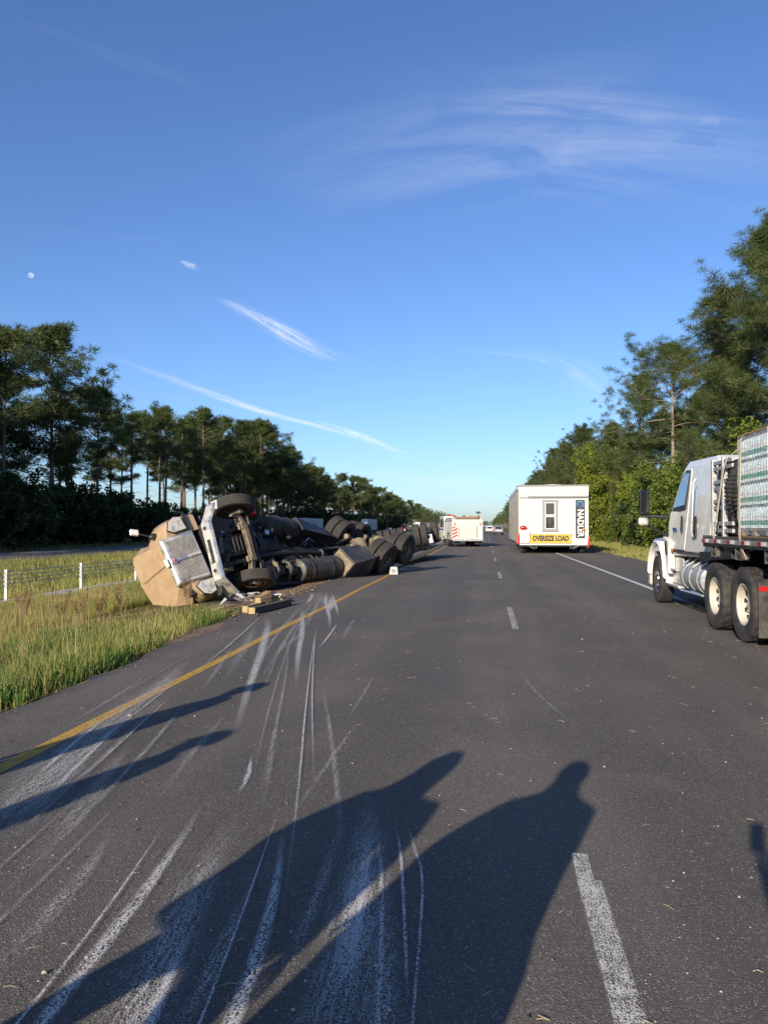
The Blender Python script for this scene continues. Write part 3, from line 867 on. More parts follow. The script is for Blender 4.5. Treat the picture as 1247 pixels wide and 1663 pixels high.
# brown dead sprays in the crown of one pine: parts of that tree
for o in list(C.objects):
    if o.get('label', '').startswith('pine with brown dead'):
        rng = np.random.default_rng(5)
        cs = np.array([[-1.8 + .5 * rng.normal(), -2.6 + .5 * rng.normal(), 13.6 + .8 * rng.normal()] for _ in range(26)])
        v, f, t = blades(cs, np.full(26, .6), 30, 1.1, .03, rng, .1)
        link('dead_spray', npmesh('dead_spray', v, f, M['needle_dead'], t), o)
yy = 33.0
while yy < 560:
    for row, x0 in enumerate((18, 24)):
        if row == 0 and 48 < yy < 148: continue
        if row == 1 and (yy > 260 or yy < 74 and rnd.random() < .6): continue
        x = x0 + rnd.uniform(-1.5, 1.5); y_ = yy + rnd.uniform(-2, 2)
        s = rnd.uniform(.88, 1.03) * (.9 if row else 1)
        plant('pine_tree', RPINES[rnd.randrange(3)], (x, y_, gz(x)), rnd.uniform(0, 6.28), s, 'sunlit pine in the woods along the right verge', 'tree', 'sunlit pines of the right woods')
    yy += 7 if yy < 200 else 10
for (x, y_, s, lab) in [(15.4, 96, 1.08, 'bright green broadleaf tree beside the house trailer'), (17.0, 88, .72, 'smaller green broadleaf tree below the pale bare trunk'), (16.4, 112, .8, 'green broadleaf tree half hidden behind the house trailer')]:
    plant('broadleaf_tree', BROAD, (x, y_, gz(x)), rnd.uniform(0, 6), s, lab, 'tree')
yy = 40.0
while yy < 420:
    for x0 in (15.6, 18.5):
        x = x0 + rnd.uniform(-.8, .8); s = rnd.uniform(.7, 1.15)
        pr = (BUSH_L if rnd.random() < .8 else BUSH_D)[rnd.randrange(3)]
        plant('green_shrub', pr, (x, yy + rnd.uniform(-1, 1), gz(x) - .1), rnd.uniform(0, 6.28), (s, s, s * 1.1), 'leafy green shrub at the foot of the right pines', 'shrub', 'shrubs under the right pines')
    yy += 3.0 if yy < 130 else 5.5
# far-off woods: one mass of crowns
def far_woods():
    rng = np.random.default_rng(9); r2 = random.Random(9)
    cs, rs = [], []
    tr = MB()
    spots = [(r2.uniform(-68, -48), r2.uniform(540, 1900)) for _ in range(230)] + [(r2.uniform(17, 34), r2.uniform(540, 1900)) for _ in range(170)] + [(r2.uniform(-60, 30), r2.uniform(2300, 2600)) for _ in range(60)]
    for x, y_ in spots:
        H = r2.uniform(15, 20)
        tr.tube([(x, y_, -.5), (x, y_, H * .8)], [.22, .1], 5, False)
        for _ in range(22):
            a = r2.uniform(0, 6.28); u = r2.random(); q = 3.6 * math.sqrt(r2.random()) * (1 - .5 * u)
            cs.append((x + q * math.cos(a), y_ + q * math.sin(a), H * (.34 + .66 * u))); rs.append(r2.uniform(.9, 1.5))
    v, f, t = blades(np.array(cs), np.array(rs), 14, 1.1, .22, rng, .3)
    setp(link('far_woods', npmesh('far_woods', v, f, M['needle'], t)), 'distant pine woods where the road disappears', kind='stuff')
    setp(tr.build('far_trunks', M['bark'], fix=False), 'distant pine trunks of the far woods', kind='stuff')
far_woods()

def grass_mesh(name, xy, hmin, hmax, wid, mat, seed, label, lean=.35):
    rng = np.random.default_rng(seed)
    tramp = (xy[:, 0] > -9.0) & (xy[:, 0] < -4) & (xy[:, 1] > 13.5) & (xy[:, 1] < 30)      # flattened and dug up round the wreck
    edge = np.interp(xy[:, 1], [6, 15], [-4.05, -4.55])
    gone = ((xy[:, 0] > edge - .55) & tramp & (rng.random(len(xy)) < .8)) | (xy[:, 0] > -8.0 + (xy[:, 1] - 17.5) * .3) & tramp & (xy[:, 1] > 18.2)
    tramp = tramp[~gone]; xy = xy[~gone]; n = len(xy)
    h = rng.uniform(hmin, hmax, n) * np.where(tramp, np.where(xy[:, 1] > 15.3, .30, .55), 1.0) * (.75 + .5 * np.abs(np.sin(xy[:, 0] * 1.3 + 2 * np.sin(xy[:, 1] * .6))))
    a = rng.uniform(0, 6.283, n); w_ = wid * rng.uniform(.6, 1.3, n)
    z = np.interp(xy[:, 0], px_, pz_) - .05
    b = np.stack([xy[:, 0], xy[:, 1], z], 1)
    sd = np.stack([np.cos(a), np.sin(a), np.zeros(n)], 1) * w_[:, None]
    la = rng.uniform(0, 6.283, n); lm = h * rng.uniform(.05, lean, n)
    ld = np.stack([np.cos(la) * lm, np.sin(la) * lm, np.zeros(n)], 1)
    up = np.array([0, 0, 1.0])
    v = np.empty((n, 5, 3))
    v[:, 0] = b - sd; v[:, 1] = b + sd
    m_ = b + ld * .3 + up * (h * .55)[:, None]
    v[:, 2] = m_ + sd * .75; v[:, 3] = m_ - sd * .75
    v[:, 4] = b + ld + up * (h * (1 - .15 * rng.random(n)))[:, None]
    i0 = np.arange(n)[:, None] * 5
    f = np.concatenate([i0 + np.array([0, 1, 2]), i0 + np.array([0, 2, 3]), i0 + np.array([3, 2, 4])])
    pn = np.sin(xy[:, 0] * .9 + 1.3 * np.sin(xy[:, 1] * .5)) * np.sin(xy[:, 1] * .7 + np.sin(xy[:, 0] * 1.1))
    t = np.clip(rng.normal(.5, .24, n) + .3 * pn, 0, 1)
    return setp(link(name, npmesh(name, v.reshape(-1, 3), f, mat, np.repeat(t, 5))), label, kind='stuff')

def scatter(n, x0, x1, y0, y1, seed, p=1.0, clumps=0, spread=.14):
    rng = np.random.default_rng(seed)
    if clumps:
        u = rng.random(clumps)
        cy_ = y0 + (y1 - y0) * u ** p
        cx = x0 + (x1 - x0) * rng.random(clumps)
        k = rng.integers(0, clumps, n)
        return np.stack([cx[k] + rng.normal(0, spread, n), cy_[k] + rng.normal(0, spread, n)], 1)
    return np.stack([x0 + (x1 - x0) * rng.random(n), y0 + (y1 - y0) * rng.random(n) ** p], 1)

def keep(xy, dmin=.12):
    e = np.interp(xy[:, 1], [-20, 6, 15, 60], [-4.05, -4.05, -4.55, -4.55]) - dmin
    return xy[(xy[:, 0] < e)]
a_ = keep(scatter(95000, -13.2, -4.2, 5.5, 20, 1, 1.15, 5200, .16))
b_ = keep(scatter(60000, -13.2, -4.5, 18, 46, 2, 1.2, 5200, .2))
grass_mesh('grass', a_, .09, .34, .0055, M['grass'], 3, 'tall yellowish green grass on the median beside the wreck')
grass_mesh('grass', b_, .12, .34, .009, M['grass'], 4, 'grass on the median behind the wreck')
c_ = keep(scatter(15000, -7.5, -4.3, 5.0, 16, 5, 1.15, 300, .17), .02)
grass_mesh('weeds', c_, .06, .32, .013, M['weed'], 6, 'low green weeds at the ragged asphalt edge', .9)
d_ = keep(scatter(2600, -12.5, -5.2, 6.5, 22, 7, 1.1, 240, .25))
grass_mesh('seed_stalks', d_, .4, .72, .0035, M['dry'], 8, 'dry seed stalks standing above the grass', .25)
e_ = scatter(46000, -29.3, -14.5, 14, 75, 9, 1.3, 6500, .25)
grass_mesh('far_grass', e_, .15, .42, .013, M['grass'], 10, 'sunlit grass between barrier and far carriageway')
f_ = scatter(30000, 7.5, 16, 30, 110, 11, 1.25, 5000, .25)
grass_mesh('verge_grass', f_, .08, .26, .016, M['grass'], 12, 'sunlit grass verge on the right')
f2 = scatter(9000, -47.5, -41.2, 40, 200, 13, 1.2, 2500, .3)
grass_mesh('far_verge_grass', f2, .1, .3, .02, M['grass'], 14, 'grass verge below the left woods')
g_ = np.concatenate([scatter(2600, -5.6, -4.15, 14.5, 26, 15, 1, 160, .2), scatter(1500, -4.7, -3.95, 5.5, 15, 16, 1, 200, .12)])
grass_mesh('straw', g_, .03, .16, .005, M['dry'], 17, 'flattened straw along the torn asphalt edge', 2.2)

# rusty dock weeds standing in the grass
def dock(seed):
    r2 = random.Random(seed); rng = np.random.default_rng(seed)
    st = MB(); cs = []
    for i in range(5):
        a = r2.uniform(0, 6.28); h = r2.uniform(.5, .85)
        e = Vector((math.cos(a) * .14, math.sin(a) * .14, h))
        st.tube([(0, 0, -.05), e * .5 + Vector((0, 0, .04)), e], [.007, .005, .003], 4, False)
        cs += [tuple(e * k) for k in (.55, .65, .75, .85, .95)]
    v, f, t = blades(np.array(cs), np.full(len(cs), .07), 14, 1, .12, rng, .5)
    return st.mesh('stem', M['dry'], fix=False), npmesh('seed_head', v, f, M['needle_dead'], t)
DOCK = [dock(3), dock(4)]
for i, (x, y_) in enumerate([(-8.3, 14.2), (-8.1, 14.5), (-7.6, 15.3), (-10.9, 16.8), (-10.4, 16.2), (-7.9, 14.9), (-6.9, 17.2)]):
    o = thing('dock_weed', 'rusty brown dock weed standing in the median grass', 'weed', (x, y_, gz(x)), i * 1.3, 'dock weeds in the grass')
    link('stem', DOCK[i % 2][0], o); link('seed_head', DOCK[i % 2][1], o)

# pebbles, crumbs and straw on the road
def litter():
    r2 = random.Random(31); mb = MB(); s2 = MB()
    for i in range(1500):
        y_ = 2.3 + 15 * r2.random() ** 1.7; x = r2.uniform(-4.2, 4.6) if y_ > 4 else r2.uniform(-2.4, 2.6)
        r = r2.choice((.003, .003, .004, .004, .005, .006, .008)) * r2.uniform(.8, 1.3)
        if i % 120 == 0: r *= 2
        pts = []
        for dx, dy, dz in ((1, 0, 0), (0, 1, 0), (-1, 0, 0), (0, -1, 0), (0, 0, 1.1), (.0, .0, -.6)):
            pts.append((x + r * dx * r2.uniform(.7, 1.2), y_ + r * dy * r2.uniform(.7, 1.2), .003 + r * .5 + r * dz * r2.uniform(.6, .9)))
        mb.m = r2.choice((0, 0, 1, 2))
        mb.add(pts, [(0, 1, 4), (1, 2, 4), (2, 3, 4), (3, 0, 4), (1, 0, 5), (2, 1, 5), (3, 2, 5), (0, 3, 5)])
    for i in range(260):
        y_ = 2.4 + 17 * r2.random() ** 1.5; x = r2.uniform(-3.0, 4.2) if y_ > 4 else r2.uniform(-2.2, 2.4)
        a = r2.uniform(0, 3.14); L = r2.uniform(.015, .06) * (2 if i % 23 == 0 else 1); c = r2.uniform(-.35, .35)
        p0 = Vector((x, y_, .008)); p1 = p0 + Vector((math.cos(a) * L * .5, math.sin(a) * L * .5, .003)); p2 = p1 + Vector((math.cos(a + c) * L * .5, math.sin(a + c) * L * .5, -.004))
        s2.tube([p0, p1, p2], [.0013, .0012, .0008], 3, False)
    stone = [pm('pebble_pale', (.38, .34, .28), .9, 0, .2, 40), pm('pebble_grey', (.16, .15, .14), .9, 0, .2, 40), pm('pebble_dark', (.05, .045, .04), .9, 0, .2, 40)]
    setp(mb.build('pebbles', stone, fix=False), 'loose pebbles and crumbs on the asphalt', kind='stuff')
    setp(s2.build('straw_bits', pm('straw', (.42, .34, .18), .8, 0, .25, 30), fix=False), 'bits of straw scattered over the lanes', kind='stuff')
litter()
def clods():
    r2 = random.Random(41); mb = MB()
    for i in range(420):
        y_ = r2.uniform(12.5, 26); e = float(np.interp(y_, [6, 15], [-4.05, -4.55]))
        x = e + r2.gauss(-.25, .38)
        r = r2.choice((.012, .018, .025, .035, .055)) * r2.uniform(.7, 1.3)
        z = (.004 if x > e else gz(x) + .04)
        pts = [(x + r * a * r2.uniform(.7, 1.2), y_ + r * b * r2.uniform(.7, 1.2), z + r * .3 + r * c * r2.uniform(.5, .9)) for a, b, c in ((1, 0, 0), (.3, .9, .1), (-.8, .5, 0), (-.8, -.6, .1), (.3, -1, 0), (0, 0, 1), (0, 0, -.5))]
        mb.m = r2.choice((0, 0, 1))
        mb.add(pts, [(0, 1, 5), (1, 2, 5), (2, 3, 5), (3, 4, 5), (4, 0, 5), (1, 0, 6), (2, 1, 6), (3, 2, 6), (4, 3, 6), (0, 4, 6)])
    setp(mb.build('dirt_clods', [M['dirt'], M['wood_dark']], fix=False), 'reddish dirt clods and bark bits along the torn asphalt edge', kind='stuff')
clods()

# ------------------------------------------------------------------ wheels
def tyre_mesh(name, Rr, W_, mat, lug=False, n=48):
    mb = MB()
    h = W_ / 2
    rb = Rr * .56
    prof = [(-h * .72, rb), (-h * .86, rb + .02), (-h * 1.0, Rr * .76), (-h * .98, Rr * .90), (-h * .90, Rr * .975), (-h * .80, Rr)]
    gro = [-.46, -.14, .18, .5]
    for c in (-.48, -.16, .16, .48):
        prof += [(h * (c - .035), Rr), (h * (c - .025), Rr - .014), (h * (c + .025), Rr - .014), (h * (c + .035), Rr)]
    prof += [(h * .80, Rr), (h * .90, Rr * .975), (h * .98, Rr * .90), (h * 1.0, Rr * .76), (h * .86, rb + .02), (h * .72, rb)]
    if lug: n = 84
    rings = []
    for a, r in prof:
        ring = []
        for k in range(n):
            t = 2 * math.pi * k / n
            rr = r
            if lug and r > Rr * .96 and abs(a) > h * .1:
                ph = (k + (2 if a > 0 else 0) + (1 if abs(a) > h * .6 else 0)) % 4
                if ph == 0: rr = r - .018
            ring.append((a, rr * math.cos(t), rr * math.sin(t)))
        rings.append(ring)
    mb.loft(rings, False)
    return mb.mesh(name, mat)

def rim_mesh(name, r, W_, mat, kind='dish', nuts=10):
    """kind dish: deep concave outer dual; kind front: disc bulging outwards with hand holes"""
    mb = MB(); h = W_ / 2
    if kind == 'dish':
        mb.lathe([(-h * .7, r), (h * .72, r), (h * .80, r + .006), (h * .80, r - .012), (h * .62, r - .03), (h * .15, r - .05), (h * -.05, r - .085), (h * -.12, r * .55), (h * -.12, r * .42), (h * .0, r * .40), (h * .16, r * .37), (h * .22, r * .28), (h * .22, .005)], 40)
    else:
        mb.lathe([(-h * .7, r), (h * .72, r), (h * .80, r + .006), (h * .80, r - .012), (h * .55, r - .035), (h * .42, r - .05), (h * .60, r * .72), (h * .72, r * .55), (h * .72, r * .44), (h * .95, r * .40), (h * 1.05, r * .30), (h * 1.06, .005)], 40)
    a0 = h * (.02 if kind == 'dish' else .74); rn = r * (.49 if kind == 'dish' else .5)
    for k in range(nuts):
        t = 2 * math.pi * k / nuts
        mb.cyl((a0 - .06, rn * math.cos(t), rn * math.sin(t)), (a0 + .02, rn * math.cos(t), rn * math.sin(t)), .016, None, 6)
    mb.m = 1
    rh = r * .73
    for k in range(nuts):
        t = 2 * math.pi * (k + .5) / nuts
        a1 = h * (-.085 if kind == 'dish' else .545)
        c = Vector((a1, rh * math.cos(t), rh * math.sin(t)))
        mb.cyl(c, c + Vector((.035, 0, 0)), .032, None, 10)
    return mb.mesh(name, [mat, M['black']])

T_RIB = tyre_mesh('tyre', .54, .31, M['rubber_dusty'])
T_LUG = tyre_mesh('tyre', .52, .28, M['rubber'], True)
T_RIBC = tyre_mesh('tyre', .50, .29, M['rubber'])
RIM_DIRTY = rim_mesh('rim', .285, .28, M['rim_dirty'])
RIM_FRONT = rim_mesh('rim', .285, .28, M['rim_alu'], 'front')
RIM_WHITE = rim_mesh('rim', .285, .28, M['rim_white'])

def wheel(parent, mtx, tyre, rim):
    t = link('tyre', tyre, parent); t.matrix_local = mtx
    r = link('rim', rim, t)
    return t

# ------------------------------------------------------------------ overturned tractor, lying on its side with a twisted frame
HD = R(20.4)
DV = Vector((math.sin(HD), math.cos(HD), 0)); RV = Vector((math.cos(HD), -math.sin(HD), 0)); ZV = Vector((0, 0, 1))
Y_FA = 1.2
FA = Vector((-6.41, 19.83, 1.16))
def roll(y_): return R(float(np.interp(y_, [0, 1.5, 3.5, 5.5, 7.4, 9], [108, 110, 122, 141, 155, 170])))
def cz(y_): return float(np.interp(y_, [-.5, 0, 1.2, 4, 7.4, 8.76], [-.24, -.18, 0, -.10, -.16, -.10]))
def frame_at(y_):
    th = roll(y_)
    s = ZV * math.sin(th) + RV * math.cos(th)
    u = -RV * math.sin(th) + ZV * math.cos(th)
    c = FA + DV * (y_ - Y_FA) + ZV * cz(y_)
    return c, s, u
WR = Vector((-6.3, 21.0, 0))
def WX(p):
    c, s, u = frame_at(p[1])
    return c + s * p[0] + u * (p[2] - .5) - WR
def WM(x, y_, z, flip=False):
    c, s, u = frame_at(y_)
    p = c + s * x + u * (z - .5) - WR
    ex = -s if flip else s
    ey = -DV if flip else DV
    m = Matrix.Identity(4)
    for i in range(3):
        m[i][0] = ex[i]; m[i][1] = ey[i]; m[i][2] = u[i]; m[i][3] = p[i]
    return m

wr = thing('overturned_truck', 'tan truck tractor lying on its side with wheels and underside showing', 'truck', WR)
# frame rails, cross members
mb = MB()
for sx in (-1, 1):
    for (za, zb, xo) in ((.74, 1.02, .40),):
        rings = []
        for i in range(33):
            y_ = .35 + 8.9 * i / 32
            x0, x1 = sx * .40, sx * .48
            rings.append([(x0, y_, za), (x1, y_, za), (x1, y_, zb), (x0, y_, zb)])
        mb.loft(rings, True, True, False)
mb.build('frame_rail', M['blackmetal'], wr, WX)
for y_ in (.5, 2.0, 3.0, 4.0, 5.0, 5.9, 6.7, 8.1, 9.1):
    MB().box((0, y_, .86), (.8, .12, .2)).build('cross_member', M['blackmetal'], wr, WX)
# front axle: drop-centre I-beam
mb = MB()
ax = [(-.92, .50), (-.80, .50), (-.62, .44), (-.45, .36), (0, .34), (.45, .36), (.62, .44), (.80, .50), (.92, .50)]
rings = []
for x, z in ax:
    rings.append([(x, 1.2 + dy, z + dz) for dy, dz in ((-.075, -.065), (.075, -.065), (.075, -.035), (.025, -.02), (.025, .02), (.075, .035), (.075, .065), (-.075, .065), (-.075, .035), (-.025, .02), (-.025, -.02), (-.075, -.035))])
mb.loft(rings, True, True, False)
for sx in (-1, 1):
    mb.cyl((sx * .86, 1.2, .30), (sx * .86, 1.2, .70), .075, .06, 12)
    mb.box((sx * .45, 1.2, .42), (.16, .30, .07)); mb.box((sx * .45, 1.2, .33), (.15, .26, .05))
mb.build('front_axle', M['dusty'], wr, WX, .006)
mb = MB()
mb.tube([(-.88, 1.46, .38), (-.4, 1.47, .36), (.4, 1.47, .36), (.88, 1.46, .38)], .030, 10)
for sx in (-1, 1): mb.sphere((sx * .88, 1.46, .38), .06, 10, 6); mb.tube([(sx * .88, 1.46, .38), (sx * .92, 1.32, .44), (sx * .88, 1.2, .5)], .04, 8)
mb.build('tie_rod', M['greymetal'], wr, WX)
mb = MB()
mb.tube([(.35, .42, .62), (.42, .75, .54), (.5, 1.1, .56)], .035, 8); mb.sphere((.35, .42, .62), .06, 10, 6)
mb.build('drag_link', M['greymetal'], wr, WX)
for sx in (-1, 1):
    mb = MB()
    for k in range(3):
        L = .78 - .16 * k
        rings = []
        for i in range(11):
            t = -1 + 2 * i / 10
            y_ = 1.2 + L * t; z = .50 + .13 * (t * L / .78) ** 2 + .035 * (-k) + .09
            rings.append([(sx * .44 - .05, y_, z), (sx * .44 + .05, y_, z), (sx * .44 + .05, y_, z + .025), (sx * .44 - .05, y_, z + .025)])
        mb.loft(rings, True, True, False)
    mb.build('leaf_spring', M['greymetal'], wr, WX)
    MB().tube([(sx * .55, 1.05, .55), (sx * .56, 1.15, .78), (sx * .5, 1.2, 1.0)], .045, 10).build('shock_absorber', M['blackmetal'], wr, WX)
# engine, sump, gearbox, drive shafts
mb = MB(); mb.prism([(.45, 1.25), (.45, .62), (.6, .46), (1.5, .40), (1.75, .52), (1.75, 1.25)], -.26, .26, 'x')
for i in range(7): mb.box((0, .68 + .15 * i, .405), (.40, .05, .04))
for i in range(6): mb.cyl((.3, .6 + .2 * i, .9), (.38, .6 + .2 * i, .9), .06, None, 10)
mb.build('oil_pan', M['blackmetal'], wr, WX, .02)
mb = MB(); mb.lathe([(1.78, .12), (1.80, .34), (2.1, .33), (2.16, .26), (2.7, .24), (2.78, .20), (3.1, .16), (3.14, .09)], 20, 'y', (0, 0, .78), True)
for i in range(5): mb.lathe([(2.2 + .1 * i, .255), (2.22 + .1 * i, .275), (2.24 + .1 * i, .255)], 20, 'y', (0, 0, .78))
for k in range(8): mb.cyl((.3 * math.cos(k * .785), 1.79, .78 + .3 * math.sin(k * .785)), (.3 * math.cos(k * .785), 1.74, .78 + .3 * math.sin(k * .785)), .025, None, 6)
mb.build('gearbox', M['blackmetal'], wr, WX)
mb = MB(); mb.tube([(0, 3.14, .78), (0, 3.4, .77)], .07, 12); mb.tube([(0, 3.4, .77), (0, 5.1, .74), (0, 6.8, .62)], .062, 14)
for y_ in (3.3, 5.1, 6.75): mb.sphere((0, y_, .76 if y_ < 6 else .62), .10, 12, 8)
mb.build('drive_shaft', M['greymetal'], wr, WX)
mb = MB(); mb.tube([(-.30, 1.1, .95), (-.34, 1.7, .62), (-.30, 2.4, .55), (-.26, 3.3, .55), (-.27, 4.2, .55), (-.30, 4.75, .58)], .075, 12)
mb.lathe([(4.70, .08), (4.72, .13), (4.76, .13), (4.78, .08)], 14, 'y', (-.30, 0, .58)); mb.tube([(-.30, 4.8, .58), (-.42, 4.95, .62), (-.6, 5.0, .8)], .07, 10)
mb.build('exhaust_pipe', M['blackmetal'], wr, WX)
mb = MB()
for k, (x, z) in enumerate(((-.12, .5), (.13, .48), (.24, .6))):
    mb.tube([(x, .5, z), (x + .05, 1.0, z - .08), (x - .04, 1.8, z + .05), (x, 2.6, z + .1)], .022, 7)
for k in range(9):
    a = random.Random(k); x, y_, z = a.uniform(-.7, .7), a.uniform(.5, 3.4), a.uniform(.55, .8)
    mb.tube([(x, y_, z), (x + a.uniform(-.2, .2), y_ + .3, z - .12), (x + a.uniform(-.2, .2), y_ + .7, z - .02), (x + a.uniform(-.3, .3), y_ + 1.1, z + .1)], .015, 6)
mb.build('hose', M['black'], wr, WX)
for k, (x, y_, z, r, l) in enumerate(((.30, .62, .62, .09, .25), (.32, 1.9, .72, .12, .4), (-.36, .75, .74, .08, .3), (-.24, 2.9, .62, .1, .35))):
    MB().lathe([(0, .01), (.01, r), (l, r), (l + .02, r * .8), (l + .02, .01)], 14, 'y', (x, y_, z)).build('canister', M['greymetal'] if k % 2 else M['blackmetal'], wr, WX)
for k, (x, y_, z, sz) in enumerate(((.30, .50, .70, (.24, .10, .16)), (.1, .40, .58, (.42, .05, .10)), (-.25, .46, .55, (.30, .08, .12)), (.33, 1.60, .50, (.10, .4, .10)), (-.55, 1.9, .62, (.06, .5, .12)))):
    MB().box((x, y_, z), sz, (0, 0, .2 * k)).build('bracket', M['dusty'] if k in (1, 3) else M['greymetal'], wr, WX, .01)
MB().box((.06, .28, 1.15), (1.5, .10, .9)).build('radiator', M['black'], wr, WX)
# black panels added to shade the see-through engine bay, and small hardware
for k, (x, y_, z, sz) in enumerate(((.80, 1.2, 1.12, (.60, 1.5, .05)), (-.80, 1.2, 1.12, (.60, 1.5, .05)), (.62, 2.6, .98, (.36, 1.1, .5)), (-.60, 2.6, 1.05, (.36, 1.0, .4)), (0, 1.9, 1.22, (2.1, 1.0, .05)))):
    MB().box((x, y_, z), sz).build('shade_panel', M['black'], wr, WX, .02)
hr = random.Random(12)
for k in range(34):
    x, y_, z = hr.choice((-1, 1)) * hr.uniform(.12, .62), hr.uniform(.35, 5.2), hr.uniform(.56, .86)
    mb = MB(); q = hr.random()
    if q < .4: mb.box((x, y_, z), (hr.uniform(.06, .2), hr.uniform(.06, .3), hr.uniform(.05, .16)), (hr.uniform(-.4, .4), hr.uniform(-.4, .4), hr.uniform(-.6, .6)))
    elif q < .75: mb.cyl((x, y_, z), (x + hr.uniform(-.12, .12), y_ + hr.uniform(-.2, .2), z - hr.uniform(.08, .2)), hr.uniform(.025, .07), None, 10)
    else: mb.tube([(x, y_, z), (x + .05, y_ + .1, z - .1), (x + hr.uniform(-.2, .2), y_ + hr.uniform(.2, .5), z)], .02, 7)
    mb.build(('bracket', 'fitting', 'pipe')[0 if q < .4 else 1 if q < .75 else 2], hr.choice((M['black'], M['blackmetal'], M['blackmetal'], M['greymetal'], M['dusty'], M['alu'])), wr, WX, .006 if q < .4 else 0)
# front wheels
wheel(wr, WM(1.02, 1.2, .50), T_RIB, RIM_FRONT)
c, s, u = frame_at(1.2)
def steer(m, a):
    return m @ Matrix.Rotation(a, 4, 'Z')
for o in [x for x in wr.children if x.name.startswith('tyre')]:
    o.matrix_local = steer(WM(1.04, 1.2, .50), R(13))
wheel(wr, steer(WM(-1.04, 1.22, .52, True), R(15)), T_RIB, RIM_FRONT)
# drive axles with dual wheels
for ya in (7.43, 8.76):
    mb = MB()
    mb.tube([(-.62, ya, .52), (-.30, ya, .52), (-.2, ya, .52)], [.075, .09, .16], 12); mb.tube([(.62, ya, .52), (.30, ya, .52), (.2, ya, .52)], [.075, .09, .16], 12)
    mb.sphere((.02, ya + .03, .53), .26, 16, 10, (1, .85, .95)); mb.cyl((.04, ya - .1, .55), (.04, ya - .42, .6), .14, .08, 14)
    for k in range(10): mb.cyl((.02 + .2 * math.cos(k * .628), ya + .2, .53 + .2 * math.sin(k * .628)), (.02 + .2 * math.cos(k * .628), ya + .25, .53 + .2 * math.sin(k * .628)), .02, None, 6)
    mb.build('drive_axle', M['dusty'], wr, WX)
    for sx in (-1, 1):
        MB().lathe([(0, .01), (.01, .09), (.14, .095), (.16, .07), (.2, .07), (.2, .01)], 12, 'y', (sx * .42, ya - .36, .42)).build('brake_chamber', M['dusty'] if sx > 0 else M['blackmetal'], wr, WX)
        MB().lathe([(0, .02), (0, .12), (.06, .14), (.12, .12), (.18, .13), (.2, .02)], 14, 'z', (sx * .44, ya + .28, .52)).build('air_spring', M['black'], wr, WX)
        for xx, rm in ((.72, RIM_DIRTY), (1.07, RIM_DIRTY)):
            wheel(wr, WM(sx * xx, ya, .52, sx < 0), T_RIB, rm)
    MB().tube([(-.5, ya - .6, .8), (-.45, ya - .2, .62)], .04, 8).build('torque_rod', M['greymetal'], wr, WX)
# fuel tanks with straps
for sx in (-1, 1):
    y0, y1, rr = (3.25, 5.05, .335) if sx < 0 else (2.6, 4.1, .345)
    cx_, cz_ = (-.80 if sx < 0 else .64), .66
    mb = MB()
    prof = [(y0, .02), (y0, .28), (y0 + .04, rr)] + [(y0 + (y1 - y0) * i / 8, rr) for i in range(1, 8)] + [(y1 - .04, rr), (y1, .28), (y1, .02)]
    mb.lathe(prof, 28, 'y', (cx_, 0, cz_))
    tank = mb.build('fuel_tank', M['greymetal'] if sx < 0 else M['blackmetal'], wr, WX)
    for yy_ in ((3.7, 4.6) if sx < 0 else (3.2, 3.75)):
        m2 = MB(); m2.lathe([(yy_ - .04, rr + .004), (yy_ - .04, rr + .02), (yy_ + .04, rr + .02), (yy_ + .04, rr + .004)], 28, 'y', (cx_, 0, cz_))
        m2.build('tank_strap', M['blackmetal'], tank, WX)
# curled step brackets and small air tanks ahead of the lower fuel tank
for i, yb in enumerate((2.15, 2.72)):
    mb = MB(); mb.tube([(-.52, yb, .74), (-.56, yb, .50), (-.68, yb - .02, .38), (-.84, yb, .40), (-.95, yb + .05, .55), (-1.16, yb + .10, .80)], [.05, .06, .065, .06, .05, .04], 10)
    mb.build('step_bracket', M['dusty'] if i == 0 else M['greymetal'], wr, WX)
    MB().lathe([(0, .02), (0, .13), (.04, .16), (.30, .16), (.34, .13), (.34, .02)], 18, 'y', (-.78, yb + .08, .62)).build('air_tank', M['greymetal'], wr, WX)
mb = MB(); mb.box((-1.14, 2.7, .74), (.08, 1.3, .05)); mb.box((-1.14, 2.7, .98), (.08, 1.3, .05)); mb.box((-1.14, 2.1, .86), (.05, .05, .3)); mb.box((-1.14, 3.3, .86), (.05, .05, .3))
mb.build('step_rail', M['blackmetal'], wr, WX)
# grey tool box behind the lower tank, black panel behind the upper one
mb = MB(); mb.prism([(5.15, .16), (6.45, .20), (6.55, .98), (5.20, .98)], -1.24, -.50, 'x')
tb = mb.build('tool_box', M['greymetal'], wr, WX, .015)
MB().box((-1.247, 5.9, .58), (.012, .018, .74)).build('box_seam', M['black'], tb, WX)
MB().box((-1.25, 6.1, .62), (.02, .12, .05)).build('latch', M['black'], tb, WX)
MB().box((-.87, 5.14, .58), (.70, .03, .74)).build('end_plate', M['dusty'], tb, WX)
mb = MB(); mb.prism([(4.2, .30), (6.5, .50), (6.7, 1.12), (4.2, 1.12)], .44, .92, 'x'); mb.build('battery_box', M['blackmetal'], wr, WX, .015)
mb = MB(); mb.box((-1.06, 6.72, .62), (.06, .07, .66)); mb.box((-1.06, 6.72, .30), (.12, .05, .08)); mb.build('fender_bracket', M['greymetal'], wr, WX, .006)
mb = MB()
for sx in (-1, 1): mb.tube([(sx * .44, 6.6, .88), (sx * .44, 7.0, .60), (sx * .44, 7.5, .46), (sx * .44, 8.1, .72)], .05, 8)
mb.build('suspension_arm', M['greymetal'], wr, WX)
